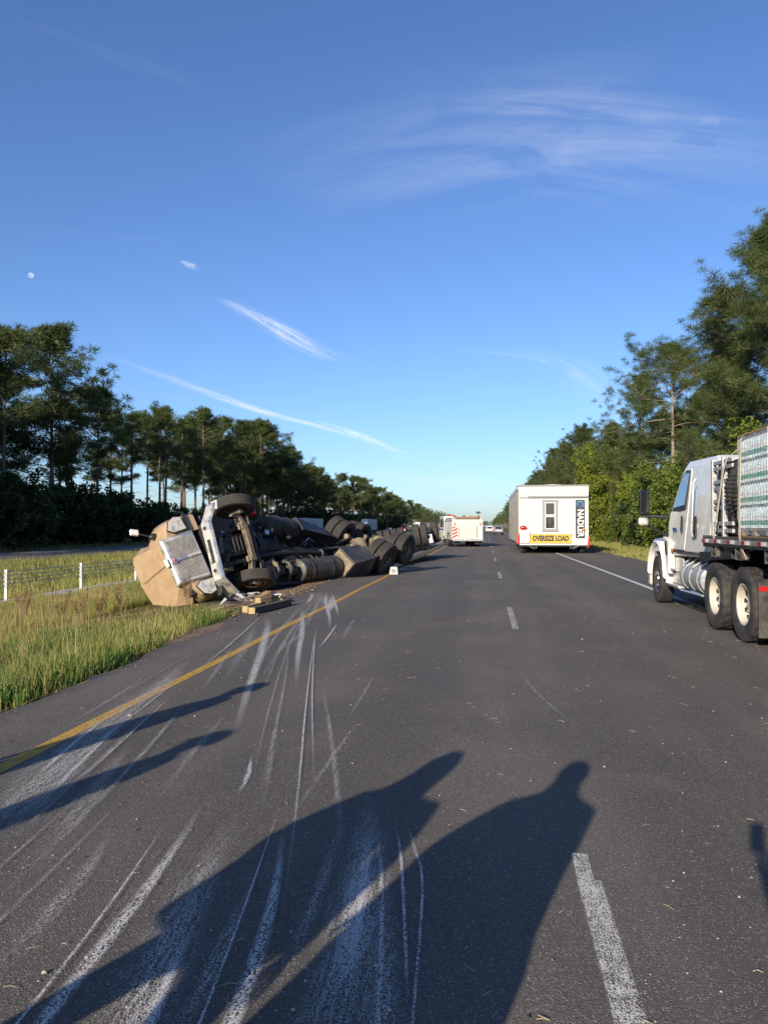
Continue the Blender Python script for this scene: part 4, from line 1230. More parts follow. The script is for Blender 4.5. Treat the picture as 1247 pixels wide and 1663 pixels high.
mb = MB(); mb.box((0, 8.1, 1.10), (.95, .95, .10)); mb.box((0, 8.75, 1.12), (.3, .6, .05), (0, 0, 0)); mb.build('coupling_plate', M['blackmetal'], wr, WX, .01)
# bent chrome bumper
mb = MB(); rings = []
for x in (-1.22, -.98, -.74, -.735, 0, .74, .745, .98, 1.22):
    e = max(0, abs(x) - .74) / .48
    yb = -.12 + .34 * e + (.10 * max(0, -x - .75) * 2 if x < 0 else 0)
    zo = (.16 * max(0, -x - .7)) if x < 0 else (-.06 * max(0, x - .8))
    hh = .165 + (.03 * max(0, -x - .6) * 2 if x < 0 else 0)
    zc = .47 + zo
    rings.append([(x, yb + .03, zc - hh), (x, yb - .025, zc - hh + .035), (x, yb - .03, zc), (x, yb - .025, zc + hh - .035), (x, yb + .03, zc + hh), (x, yb + .06, zc + hh), (x, yb + .06, zc - hh)])
mb.loft(rings, True, True, False)
bp = mb.build('bumper', M['chrome'], wr, WX)
MB().box((0, -.148, .47), (.62, .012, .10)).build('bumper_slot', M['black'], bp, WX)
for x in (-.50, .62): MB().lathe([(-.158, .01), (-.158, .05), (-.13, .05)], 14, 'y', (x, 0, .50)).build('tow_hole', M['black'], bp, WX)
MB().box((-.99, -.035, .585), (.30, .02, .14), (0, .1, .32)).build('fog_light_recess', M['black'], bp, WX)
MB().box((1.14, .22, .34), (.24, .02, .20), (0, 0, .3)).build('torn_plate', M['white_matte'], wr, WX)
# crushed cab and sleeper behind the hood
mb = MB(); mb.prism([(1.9, 1.05), (1.95, 1.9), (2.5, 2.35), (4.9, 2.45), (5.0, 1.05)], -1.1, 1.1, 'x')
cab = mb.build('cab', M['tan'], wr, WX, .05)
MB().box((0, 3.0, 1.0), (2.0, 2.0, .06)).build('cab_floor', M['blackmetal'], wr, WX)
for sx in (-1, 1): mb = MB(); mb.prism([(2.2, 1.75), (2.55, 2.2), (3.3, 2.25), (3.3, 1.75)], sx * 1.102, sx * 1.112, 'x'); mb.build('side_window', M['glass'], cab, WX)
mb = MB(); mb.prism([(1.45, 1.05), (1.55, .40), (1.95, .34), (2.0, .48), (1.75, .6), (1.8, 1.05)], -1.15, -.7, 'x'); mb.build('inner_fender', M['black'], wr, WX)
mb = MB(); mb.prism([(1.55, .80), (1.62, .50), (2.05, .40), (2.2, .5), (2.0, .72)], .86, 1.16, 'x'); mb.build('broken_plastic_panel', M['red'], wr, WX, .02)['label'] = 'torn red plastic panel sticking out past the upper wheel'

# hood: torn loose and tipped forwards over the bumper; grille, headlights and mirror go with it
PHI = R(63)
c0, s0, u0 = frame_at(.12)
HS = (s0 + RV * -.02).normalized()
_k = Matrix.Rotation(R(9), 3, Vector((.33, -.94, 0)))
hN = DV * math.cos(PHI) + u0 * math.sin(PHI)          # towards the hood's rear edge
gN = u0 * math.cos(PHI) - DV * math.sin(PHI)          # towards the hood's top
HS, hN, gN = _k @ HS, _k @ hN, _k @ gN
H0 = c0 + u0 * .24 - WR + ZV * .06 - RV * .13
def HX(p): return H0 + HS * p[0] + hN * p[1] + gN * p[2]
# top panel: skin from grille edge to the open rear edge, crowned, with a centre crease
mb = MB(); rows = []
for j in range(15):
    t = j / 14
    wd = .60 + .36 * t ** .9; yj = .04 + 1.78 * t; zt = 1.02 + .30 * t
    row = []
    for i in range(25):
        q = -1 + 2 * i / 24
        x = q * wd
        z = zt - .10 * abs(q) ** 2.2 - (.30 * max(0, abs(q) - .86) / .14 if abs(q) > .86 else 0) + (.014 if abs(q) < .03 else 0) + .005 * math.sin(q * 7 + t * 5) * t
        lo = max(0, -q) * t + .03 * math.sin(q * 17) * (j == 14)
        y_ = yj - .05 * q * q * (1 - t) - .68 * lo; x -= .90 * lo
        row.append((x, y_, z))
    rows.append(row)
th = .025
mb.loft([r + [(x * .985, y_, z - th) for x, y_, z in reversed(r)] for r in rows], True, True, True)
hood = mb.build('hood', M['tan'], wr, HX)
# crease strip and badge lip
MB().tube([(0, .06, 1.045), (0, .8, 1.20), (0, 1.55, 1.335)], .010, 6).build('hood_crease', M['tan'], hood, HX)
# nose shell round the grille
mb = MB()
def nose_ring(yy_, wt, wb, z0, z1): return [(-wb, yy_, z0), (wb, yy_, z0), (wt, yy_, z1), (-wt, yy_, z1)]
mb.loft([nose_ring(-.02, .58, .62, .16, 1.0), nose_ring(.06, .64, .68, .12, 1.06), nose_ring(.16, .64, .68, .12, 1.06)], True, True, False)
mb.build('grille_surround', M['chrome'], hood, HX, .03)
for k, (x0, x1) in enumerate(((-.545, -.05), (.05, .545))):
    mb = MB(); mb.add([(x0, -.032, .22), (x1, -.032, .22), (x1 * .95, -.032, .92), (x0 * .95, -.032, .92)], [(0, 1, 2, 3)])
    for i in range(10):
        z = .25 + i * .07
        mb.box(((x0 + x1) / 2, -.036, z), (abs(x1 - x0) - .02, .006, .008))
    for i in range(8):
        x = x0 + .03 + (x1 - x0 - .06) * i / 7
        mb.box((x, -.036, .57), (.008, .005, .68))
    mb.build('grille_mesh', GRILLE, hood, HX, fix=False)
MB().box((0, -.05, .58), (.085, .04, .80)).build('grille_bar', M['chrome'], hood, HX, .012)
mb = MB(); mb.lathe([(0, .005), (0, .075), (.03, .085), (.05, .07)], 18, 'y', (0, -.085, .90)); mb.build('badge_base', M['chrome'], hood, HX)
MB().sphere((0, -.09, .90), .055, 12, 8, (1, .4, .6)).build('badge', M['redlens'], hood, HX)
MB().box((0, -.01, 1.10), (.22, .12, .05), (.5, 0, 0)).build('nose_latch', M['white_matte'], hood, HX, .012)
# fenders with headlights
for sx in (-1, 1):
    drop = -.12 if sx < 0 else 0
    mb = MB(); rows = []
    for j in range(8):
        t = j / 7
        y_ = .03 + 1.05 * t
        zt = .66 + .22 * math.sin(t * math.pi * .55) + drop
        outer = 1.20 - .10 * (1 - t) ** 2
        row = [(sx * .60, y_ + .02, zt + .16 - .10 * t), (sx * .80, y_, zt + .10), (sx * 1.02, y_ + .01, zt + .0), (sx * outer, y_ + .05, zt - .20), (sx * (outer + .02), y_ + .10, zt - .46 - .1 * (1 - t)), (sx * (outer - .04), y_ + .10, zt - .64 - .12 * (1 - t)), (sx * .64, y_ + .10, zt - .66 - .1 * (1 - t))] if t < .62 else [(sx * .60, y_ + .02, zt + .16 - .10 * t), (sx * .80, y_, zt + .10), (sx * 1.02, y_ + .01, zt + .0), (sx * outer, y_ + .05, zt - .20), (sx * (outer + .01), y_ + .06, zt - .34), (sx * (outer - .04), y_ + .06, zt - .36), (sx * .64, y_ + .06, zt - .2)]
        rows.append(row)
    mb.loft(rows, True, True, True)
    mb.build('fender', M['tan'], hood, HX)
    # headlight: clear lens over bright bowl
    mb = MB(); zc = .50 + drop
    poly = [(sx * .72, zc - .24), (sx * 1.06, zc - .20), (sx * 1.10, zc - .02), (sx * 1.02, zc + .14), (sx * .80, zc + .24), (sx * .71, zc + .1)]
    mb.prism(poly, -.016, .06, 'y'); mb.build('headlight', M['lens'], hood, HX, .01)
    mb = MB(); mb.prism([(sx * .90 + (u - sx * .90) * 1.10, zc + (v - zc) * 1.09) for u, v in poly], -.008, .05, 'y'); mb.build('headlight_bezel', M['black'], hood, HX)
    mb = MB()
    for (x, z, r) in ((.82, zc + .05, .085), (.90, zc - .11, .08), (1.0, zc + .0, .05)):
        mb.lathe([(-.019, .005), (-.018, r * .5), (-.024, r), (-.012, r + .008)], 14, 'y', (sx * x, 0, z))
    mb.build('headlight_bowl', M['chrome'], hood, HX)
    MB().box((sx * .92, .02, .20 + drop), (.52, .06, .05)).build('fender_seam', M['black'], hood, HX)
MB().box((-.80, .62, .62), (.34, .9, .34)).build('gap_shade_box', M['black'], hood, HX, .03)  # black box added as the dark gap between hood and lower fender
# torn edge pieces at the lower side
rt = random.Random(4)
for k in range(10):
    p = Vector((-.78 - rt.uniform(0, .22), .35 + k * .13, .66 + rt.uniform(-.1, .25)))
    mb = MB(); pts = [p + Vector((rt.uniform(-.22, .22), rt.uniform(-.16, .16), rt.uniform(-.22, .22))) for _ in range(4)]
    mb.add(pts + [q + Vector((.02, .01, .02)) for q in pts], [(0, 1, 2), (0, 2, 3), (4, 6, 5), (4, 7, 6), (0, 4, 5, 1), (1, 5, 6, 2), (2, 6, 7, 3), (3, 7, 4, 0)])
    mb.build('torn_shard', M['black'] if k % 2 else M['tan'], hood, HX)
# hood mirror on a thin arm
mp = Vector((1.16, .62, 1.34))
mb = MB(); mb.tube([(.90, .56, .98), (.98, .58, 1.10), (1.07, .60, 1.22), mp], .020, 8); mb.build('mirror_arm', M['black'], wr, HX)
MB().sphere((.90, .55, .95), .085, 12, 8, (1, 1, 1.4)).build('mirror_foot', M['black'], wr, HX)
mb = MB(); mb.box(mp, (.17, .10, .23), (.2, .35, .2)); mb.build('mirror', M['white'], wr, HX, .035)

# ------------------------------------------------------------------ flatbed trailer lying upside down behind the tractor
TO = Vector((-4.35, 25.4, 0)); TA = R(2.0)
def TX(p):
    """x across (right = road side), y back, z up from the ground; slight twist and bow along the length"""
    x, y_, z = p
    tw = R(float(np.interp(y_, [0, 6, 11, 15], [2, -2, -10, -13])))
    bow = -.42 * math.sin(min(1, y_ / 9.5) * math.pi) * (1 if y_ < 9.5 else 0) + (.0 if y_ < 9.5 else (y_ - 9.5) * .07)
    lift = float(np.interp(y_, [0, 5, 8, 12, 16], [.02, .0, .04, .14, .30]))
    xx = x * math.cos(tw) + z * math.sin(tw) + bow; zz = -x * math.sin(tw) + z * math.cos(tw) + lift
    return Vector((xx * math.cos(TA) + y_ * math.sin(TA), -xx * math.sin(TA) + y_ * math.cos(TA), zz))
tl = thing('overturned_flatbed', 'flatbed trailer lying upside down along the yellow line', 'trailer', TO)
TL = 15.6
def long_bar(x0, x1, z0, z1, n=30, y0=0.0, y1=TL):
    return [[(x0, y0 + (y1 - y0) * i / n, z0), (x1, y0 + (y1 - y0) * i / n, z0), (x1, y0 + (y1 - y0) * i / n, z1), (x0, y0 + (y1 - y0) * i / n, z1)] for i in range(n + 1)]
for k in range(6):
    x0 = -1.24 + k * .41
    MB().loft(long_bar(x0, x0 + .40, .03, .075), True, True, False).build('deck_plank', M['wood_dark'], tl, TX)
for sx in (-1, 1):
    MB().loft(long_bar(sx * 1.24 - .03, sx * 1.24 + .03, .0, .17), True, True, False).build('side_rail', M['greymetal'], tl, TX)
    mb = MB()
    mb.loft(long_bar(sx * 1.285 - .012, sx * 1.285 + .012, .05, .075), True, True, False); mb.loft(long_bar(sx * 1.285 - .012, sx * 1.285 + .012, .125, .15), True, True, False)
    mb.build('rub_rail', M['alu'], tl, TX)
    mb = MB()
    mb.loft(long_bar(sx * .48 - .07, sx * .48 + .07, .60, .63), True, True, False); mb.loft(long_bar(sx * .48 - .012, sx * .48 + .012, .18, .60), True, True, False); mb.loft(long_bar(sx * .48 - .07, sx * .48 + .07, .15, .18), True, True, False)
    mb.build('main_beam', M['blackmetal'], tl, TX)
    for yb in (2.6,):
        mb = MB(); mb.box((sx * .62, yb, .9), (.12, .12, .8)); mb.box((sx * .62, yb, 1.32), (.25, .25, .04)); mb.build('landing_leg', M['blackmetal'], tl, TX, .01)
for i in range(24):
    MB().box((0, .35 + i * .65, .13), (2.4, .07, .09)).build('cross_beam', M['blackmetal'], tl, TX)
for i in range(16):
    MB().box((1.272, .6 + i * .95, .10), (.03, .05, .13)).build('stake_pocket', M['blackmetal'], tl, TX)
def tmat(x, y_, z, flip=False, yaw=0):
    p = TX((x, y_, z)); e = (TX((x + .1, y_, z)) - p).normalized(); d = (TX((x, y_ + .1, z)) - p).normalized()
    u = e.cross(d).normalized(); d = u.cross(e)
    if flip: e, d = -e, -d
    m = Matrix.Identity(4)
    for i in range(3):
        m[i][0] = e[i]; m[i][1] = d[i]; m[i][2] = u[i]; m[i][3] = p[i]
    return m @ Matrix.Rotation(yaw, 4, 'Z')
for ya, sh in ((10.9, .10), (12.2, .52)):
    MB().cyl((-1.0 + sh, ya, .93), (.95 + sh, ya, .93), .07, None, 12).build('trailer_axle', M['blackmetal'], tl, TX)
    for xx in ((-1.05, -.70, .72, 1.07) if sh < .3 else (-1.05, -.7, .95)):
        wheel(tl, tmat(xx + sh, ya, .93, xx < 0, R(4)), T_RIB, RIM_DIRTY)
    MB().box((.55 + sh, ya, .74), (.12, .8, .18)).build('axle_hanger', M['blackmetal'], tl, TX, .01)
MB().box((0, TL - .05, .16), (2.5, .08, .26)).build('rear_bar', M['greymetal'], tl, TX, .01)
for sx in (-1, 1): MB().box((sx * .95, TL + .0, .2), (.3, .03, .1)).build('tail_light', M['redlens'], tl, TX, .01)
MB().box((.95, 13.6, .55), (.5, .03, .6)).build('mud_flap', M['white_matte'], tl, TX)
mb = MB(); mb.prism([(-.15, 0), (.15, 0), (.12, .25), (-.12, .25)], -.03, .0, 'y')
cp = mb.build('corner_plate', M['cream'], tl, lambda p: Vector((1.31, .05, 0)) + p + Vector((0, -.1, 0)), .01)
MB().lathe([(-.036, .03), (-.04, .03), (-.04, .062), (-.036, .062)], 20, 'y', (0, 0, .12)).build('plate_ring', M['black'], cp, lambda p: Vector((1.31, .05, 0)) + p + Vector((0, -.1, 0)))

# ------------------------------------------------------------------ cribbing timbers and scraps by the wheel
def timber(name, lab, p0, p1, w_, h_, z, mt, rollv=0, cat='timber'):
    p0 = Vector((*p0, z)); p1 = Vector((*p1, z + rollv)); L = (p1 - p0).length
    o = thing(name, lab, cat, tuple((p0 + p1) / 2), 0)
    q = (p1 - p0).to_track_quat('Y', 'Z').to_matrix().to_4x4()
    MB().box((0, 0, h_ / 2), (w_, L, h_)).build('block', mt, o, lambda p: q @ p, .008)
    for sg in (-1, 1): MB().box((0, sg * (L / 2 + .002), h_ / 2), (w_ * .96, .006, h_ * .96)).build('cut_end', M['wood_end'], o, lambda p: q @ p)
    return o
timber('timber_beam', 'long dark squared beam with yellow cut end lying on the asphalt edge', (-4.2, 13.45), (-3.95, 15.1), .13, .12, .01, M['wood_dark'])
timber('timber_beam', 'shorter pale beam beside the long dark beam', (-4.42, 13.75), (-4.32, 14.6), .12, .12, .0, M['wood'])
timber('timber_block', 'square pale block on top of the shorter beam', (-4.36, 14.35), (-4.22, 14.62), .15, .10, .122, M['wood'])
timber('timber_block', 'stubby yellowish block at the back of the scrap heap', (-4.5, 15.5), (-4.25, 15.65), .2, .16, .0, M['wood_end'], .05)
timber('timber_block', 'tilted brown block leaning on the scrap heap', (-4.62, 14.9), (-4.4, 15.3), .16, .12, .02, M['card'], .14)
timber('board', 'thin pale board lying in the grass beside the blocks', (-5.15, 13.5), (-4.55, 14.6), .12, .03, .04, M['wood'], .06, 'board')
timber('board', 'thin split board pointing to the crumpled hood', (-5.6, 14.4), (-4.8, 14.9), .10, .025, .05, M['wood_dark'], .04, 'board')
timber('board', 'short yellow board end in the grass', (-4.95, 13.55), (-4.86, 13.75), .14, .05, .03, M['wood_end'], .03, 'board')
rs = random.Random(8)
for i in range(18):
    o = thing('scrap_piece', ['torn black plastic scrap in the debris heap', 'crumpled grey metal scrap in the debris heap', 'torn pale plastic scrap in the debris heap'][i % 3], 'scrap', (-4.75 + rs.uniform(-.35, .42), 15.0 + rs.uniform(-.8, 1.5), .04 + .03 * (i % 4)), rs.uniform(0, 6), ['black scraps', 'grey scraps', 'pale scraps'][i % 3])
    pts = [Vector((rs.uniform(-.2, .2), rs.uniform(-.2, .2), rs.uniform(-.02, .12))) for _ in range(5)]
    mb = MB(); mb.add(pts + [p + Vector((.01, .01, .02)) for p in pts], [(0, 1, 2), (0, 2, 3), (0, 3, 4), (5, 7, 6), (5, 8, 7), (5, 9, 8), (0, 5, 6, 1), (1, 6, 7, 2), (2, 7, 8, 3), (3, 8, 9, 4), (4, 9, 5, 0)])
    mb.build('shard', [M['black'], M['greymetal'], M['white_matte']][i % 3], o)

# ------------------------------------------------------------------ cable barrier
POST_Y = [20.6 + 4.15 * (k - 3) for k in range(34)]
for k, y_ in enumerate(POST_Y):
    if y_ > 140: break
    if k < 2: continue
    lab = {3: 'white barrier post nearest the left edge', 4: 'white barrier post in the middle of the visible fence', 5: 'white barrier post right beside the tan hood'}.get(k, 'white cable barrier post farther along the median than the wreck')
    o = thing('barrier_post', lab, 'post', (-13.8, y_, gz(-13.8) + .03), R(2) * (k % 3 - 1), 'cable barrier posts')
    mb = MB(); mb.bb(-.045, .045, -.03, .03, -.1, .93); mb.build('post', M['white_matte'], o, None, .008)
    for z in (.5, .62, .74, .86): MB().tube([(-.05, -.035, z - .03), (-.05, -.05, z), (-.05, -.035, z + .03)], .007, 5).build('cable_hook', M['steel'], o)
for z in (.5, .62, .74, .86):
    mb = MB(); pts = []
    for y_ in POST_Y[:30]: pts += [(-13.86, y_, gz(-13.8) + .03 + z), (-13.86, y_ + 2.07, gz(-13.8) + .015 + z)]
    o = mb.tube(pts, .012, 5, False).build('barrier_cable', M['steel'])
    setp(o, 'steel barrier cable, %s of the four strands' % {.5: 'lowest', .62: 'second lowest', .74: 'second highest', .86: 'topmost'}[z], 'cable', 'barrier cables')

# ------------------------------------------------------------------ white day-cab truck on the right
WT = thing('white_truck', 'white day cab truck stopped on the right pulling a loaded flatbed', 'truck', (4.74, 11.82, 0))
for sx in (-1, 1):
    MB().bb(sx * .43 - .04, sx * .43 + .04, -1.3, 5.4, .82, 1.08).build('frame_rail', M['blackmetal'], WT, None, .008)
    m = Matrix.Translation((sx * 1.03, 4.95, .50))
    if sx < 0: m = m @ Matrix.Rotation(math.pi, 4, 'Z')
    m = m @ Matrix.Rotation(R(-2), 4, 'Z')
    wheel(WT, m, T_RIBC, RIM_FRONT)
    for ya in (-.66, .66):
        for xx in (.75, 1.10):
            m = Matrix.Translation((sx * xx, ya, .52))
            if sx < 0: m = m @ Matrix.Rotation(math.pi, 4, 'Z')
            wheel(WT, m @ Matrix.Rotation(rs.uniform(0, 6), 4, 'X'), T_LUG, RIM_WHITE)
for ya in (-.66, .66): MB().cyl((-1, ya, .52), (1, ya, .52), .09, None, 12).sphere((0, ya, .52), .24, 14, 10).build('drive_axle', M['blackmetal'], WT)
MB().cyl((-1, 4.95, .45), (1, 4.95, .45), .06, None, 10).build('front_axle', M['blackmetal'], WT)
# cab
mb = MB()
prof = [(1.35, 1.08), (1.32, 1.5), (1.30, 2.50), (1.38, 2.72), (1.62, 2.80), (3.35, 2.84), (3.58, 2.74), (3.78, 2.45), (4.16, 1.80), (4.30, 1.70), (4.30, 1.15), (3.8, 1.02)]
def tum(u, v): return .16 * max(0, (v - 1.6) / 1.1) ** 1.3
mb.prism(prof, -1.08, 1.08, 'x', tum)
cab2 = mb.build('cab', M['white'], WT, None, .05)
def side(poly, x, th, name, mt, par, bev=.012, sx=-1):
    mb = MB()
    r0 = [(sx * (x - .16 * max(0, (v - 1.6) / 1.1) ** 1.3), u, v) for u, v in poly]
    r1 = [(sx * (x + th - .16 * max(0, (v - 1.6) / 1.1) ** 1.3), u, v) for u, v in poly]
    mb.loft([r0, r1], True, True, False)
    return mb.build(name, mt, par, None, bev)
for sx in (-1, 1):
    d = side([(2.96, 1.16), (2.96, 2.68), (3.40, 2.70), (3.60, 2.58), (4.06, 1.84), (4.14, 1.68), (4.14, 1.16)], 1.075, .022, 'door', M['white'], WT, .012, sx)
    side([(3.06, 2.00), (3.06, 2.60), (3.36, 2.62), (3.54, 2.52), (3.90, 1.96)], 1.094, .012, 'door_window', M['glass_blue'], d, .004, sx)
    side([(3.02, 1.94), (3.02, 2.65), (3.38, 2.67), (3.58, 2.55), (3.98, 1.90)], 1.088, .011, 'window_seal', M['black'], d, .004, sx)
    side([(3.06, 1.50), (3.06, 1.80), (3.16, 1.80), (3.16, 1.50)], 1.10, .02, 'door_handle', M['black'], d, .01, sx)
    side([(1.36, 1.14), (1.36, 2.58), (1.44, 2.70), (2.78, 2.72), (2.88, 2.6), (2.88, 1.14)], 1.075, .03, 'rear_quarter_panel', M['white'], WT, .03, sx)
    g_ = side([(2.10, 1.40), (2.10, 1.78), (2.24, 1.78), (2.24, 1.40)], 1.10, .02, 'grab_recess', M['black'], WT, .008, sx)
    MB().tube([(sx * 1.14, 2.16, 1.42), (sx * 1.165, 2.16, 1.5), (sx * 1.125, 2.16, 2.38), (sx * 1.08, 2.16, 2.44)], .017, 8).build('grab_handle', M['steel'], WT)
    side([(2.945, 1.14), (2.945, 2.70), (2.958, 2.70), (2.958, 1.14)], 1.082, .006, 'door_seam', M['black'], WT, 0, sx)
    side([(2.95, 1.135), (2.95, 1.15), (4.15, 1.15), (4.15, 1.135)], 1.082, .006, 'door_seam', M['black'], WT, 0, sx)
    side([(1.34, 1.10), (1.34, 1.13), (4.2, 1.13), (4.2, 1.10)], 1.082, .02, 'sill_trim', M['greymetal'], WT, 0, sx)
    for hy in (1.35, 2.2): side([(4.06, hy - .4), (4.06, hy - .3), (4.12, hy - .3), (4.12, hy - .4)], 1.09, .02, 'hinge', M['greymetal'], WT, .004, sx)
    for ry in range(7): MB().sphere((sx * 1.106, 1.42, 1.25 + ry * .07), .010, 6, 4).build('rivet', M['steel'], WT)
    # mirror on its arms
    mr = thing('mirror', None, None); mr.parent = WT; mr.location = (sx * 1.56, 4.2, 2.0)
    del_keys = [mr.pop(k, None) for k in ('label', 'category')]
    MB().box((0, .0, .08), (.19, .14, .52)).build('mirror_shell', M['blackgloss'], mr, None, .04)
    MB().box((0, -.074, .10), (.14, .006, .42)).build('mirror_glass', M['glass'], mr, None)
    MB().box((-.02 * -sx, -.01, -.30), (.20, .14, .17)).build('lower_mirror', M['chrome'], mr, None, .05)
    MB().tube([(sx * 1.52, 4.2, 1.80), (sx * 1.3, 4.17, 1.80), (sx * 1.02, 4.1, 1.78)], .028, 8).build('mirror_arm', M['black'], WT)
    MB().tube([(sx * 1.50, 4.2, 1.66), (sx * 1.3, 4.26, 1.52), (sx * 1.04, 4.3, 1.38)], .032, 8).build('mirror_arm', M['black'], WT)
# hood and fenders
mb = MB(); rows = []
for y_, wt_, zt, wb, zb in ((4.22, 1.00, 1.74, 1.08, 1.02), (4.4, .94, 1.66, 1.10, 1.02), (4.75, .84, 1.52, 1.14, 1.1), (5.2, .72, 1.40, 1.14, 1.1), (5.65, .62, 1.24, 1.06, .9), (5.86, .55, 1.0, .9, .6)):
    row = []
    for i in range(13):
        q = -1 + 2 * i / 12
        x = wb * math.sin(q * math.pi / 2) ** 1 if abs(q) < 1 else wb * q
        z = zb + (zt - zb) * (1 - abs(q) ** 3.2)
        row.append((x, y_, z))
    rows.append([(-row[0][0] * -1, y_, zb - .02)] + row + [(row[-1][0], y_, zb - .02)])
mb.loft(rows, True, True, True)
hd = mb.build('hood', M['white'], WT)
MB().bb(-.5, .5, 5.80, 5.88, .62, 1.12).build('front_grille', M['chrome'], WT, None, .02)
MB().bb(-1.14, 1.14, 5.74, 5.94, .30, .60).build('front_bumper', M['chrome'], WT, None, .05)
MB().add([(-.93, 3.76, 2.42), (.93, 3.76, 2.42), (1.0, 4.12, 1.82), (-1.0, 4.12, 1.82)], [(0, 1, 2, 3)]).build('windscreen', M['glass'], WT, lambda p: p + Vector((0, .03, .03)))
for sx in (-1, 1):
    mb = MB(); rows = []
    for i in range(15):
        t = math.pi * (i / 14) * .98 + .02
        cy_, cz_ = 4.95 - .74 * math.cos(t), .56 + .70 * math.sin(t)
        rows.append([(sx * .62, cy_, cz_ - .03), (sx * 1.16, cy_, cz_ - .03), (sx * 1.20, cy_, cz_ + .02), (sx * 1.16, cy_, cz_ + .09), (sx * .62, cy_, cz_ + .12)])
    mb.loft(rows, True, True, True); mb.build('fender', M['white'], WT)
    MB().prism([(3.98, .66), (4.24, .72), (4.24, 1.12), (4.40, 1.42), (3.90, 1.30)], sx * 1.02, sx * 1.155, 'x').build('fender_flank', M['white'], WT, None, .02)
    MB().prism([(4.0, 1.06), (4.05, 1.30), (4.17, 1.32), (4.2, 1.12), (4.12, 1.02)], sx * 1.15, sx * 1.165, 'x').build('fender_vent', M['black'], WT, None, .004)
    MB().sphere((sx * 1.12, 3.80, 1.14), .045, 10, 6, (.5, 1.3, .8)).build('marker_lamp', M['amber'], WT)
    MB().prism([(5.3, .7), (5.72, .72), (5.78, .98), (5.5, 1.08), (5.32, 1.0)], sx * .74, sx * 1.09, 'x').build('headlight', M['lens'], WT, None, .03)
    # steps, skirts, tanks
    mb = MB(); mb.bb(sx * .98 - .14, sx * .98 + .14, 3.30, 4.22, .42, .47); mb.bb(sx * .98 - .14, sx * .98 + .14, 3.45, 4.15, .74, .78); mb.build('step', M['alu'], WT, None, .012)
    MB().bb(sx * 1.0 - .02, sx * 1.0 + .02, 3.36, 4.2, .48, 1.0).build('step_panel', M['alu'], WT, None, .01)
    MB().prism([(4.22, .46), (4.30, .46), (4.30, .9), (4.22, .9)], sx * .72, sx * 1.13, 'x').build('step_end', M['white'], WT, None, .01)
    mb = MB(); prof = [(1.75, .02), (1.75, .2), (1.80, .26), (2.1, .265), (2.7, .265), (3.2, .26), (3.25, .2), (3.25, .02)]
    mb.lathe(prof, 26, 'y', (sx * .86, 0, .68)); tk = mb.build('fuel_tank', M['steel'], WT)
    for ys in (2.0, 2.5, 3.0): MB().lathe([(ys - .025, .267), (ys - .025, .278), (ys + .025, .278), (ys + .025, .267)], 24, 'y', (sx * .86, 0, .68)).build('tank_strap', M['steel'], tk)
    mb = MB()
    for ys, zz in ((1.9, .98), (2.3, 1.02), (2.7, 1.0), (3.1, 1.0)): mb.tube([(sx * .62, ys, 1.0), (sx * .9, ys + .05, 1.02), (sx * 1.1, ys + .1, .86)], .018, 6)
    mb.tube([(sx * 1.08, 1.8, .42), (sx * 1.08, 3.3, .40)], .02, 6); mb.tube([(sx * .9, 1.8, .36), (sx * 1.08, 2.5, .44), (sx * .9, 3.3, .34)], .016, 6)
    mb.build('pipe_rack', M['alu'], WT)
    MB().bb(sx * .92 - .22, sx * .92 + .22, 1.22, 1.26, .22, 1.12).build('front_mud_flap', M['black'], WT)
    MB().prism([(1.55, 1.02), (1.55, 1.18), (-.1, 1.24), (-.15, 1.13), (.3, 1.10)], sx * .60, sx * 1.20, 'x').build('quarter_fender', M['black'], WT, None, .01)
    MB().bb(sx * .93 - .30, sx * .93 + .30, -1.33, -1.30, .15, .88).build('mud_flap', M['greymetal'] if sx < 0 else M['black'], WT, None, .004)
    fl = MB().bb(sx * .93 - .30, sx * .93 + .30, -1.345, -1.333, .76, .82).build('reflector_strip', M['redlens'], WT)
    MB().bb(sx * .93 - .04, sx * .93 + .28, -1.34, -1.31, .86, .93).build('flap_bracket', M['steel'], WT)
MB().bb(-.9, .9, 1.02, 4.2, .98, 1.06).build('cab_floor', M['blackmetal'], WT)
MB().bb(-.6, .6, -.7, .7, 1.14, 1.22).build('coupling_plate', M['blackmetal'], WT, None, .02)
mb = MB()
for i in range(8): mb.bb(-1.0, -.6, 1.05 + .01, 1.12, .95 + 0, .99)
for z in (1.3, 1.5, 1.7, 1.9, 2.1, 2.3): mb.bb(-.96, -.60, 1.22, 1.30, z, z + .06)
mb.build('cab_back_rack', M['white_matte'], WT, None, .008)
MB().box((-1.108, 3.62, 1.55), (.006, .30, .05), (0, 0, 0)).build('door_emblem', M['stripe_blue'], WT)
MB().bb(-.25, .25, 1.3, 1.7, 2.78, 2.96).build('roof_fairing', M['white_matte'], WT, None, .04)

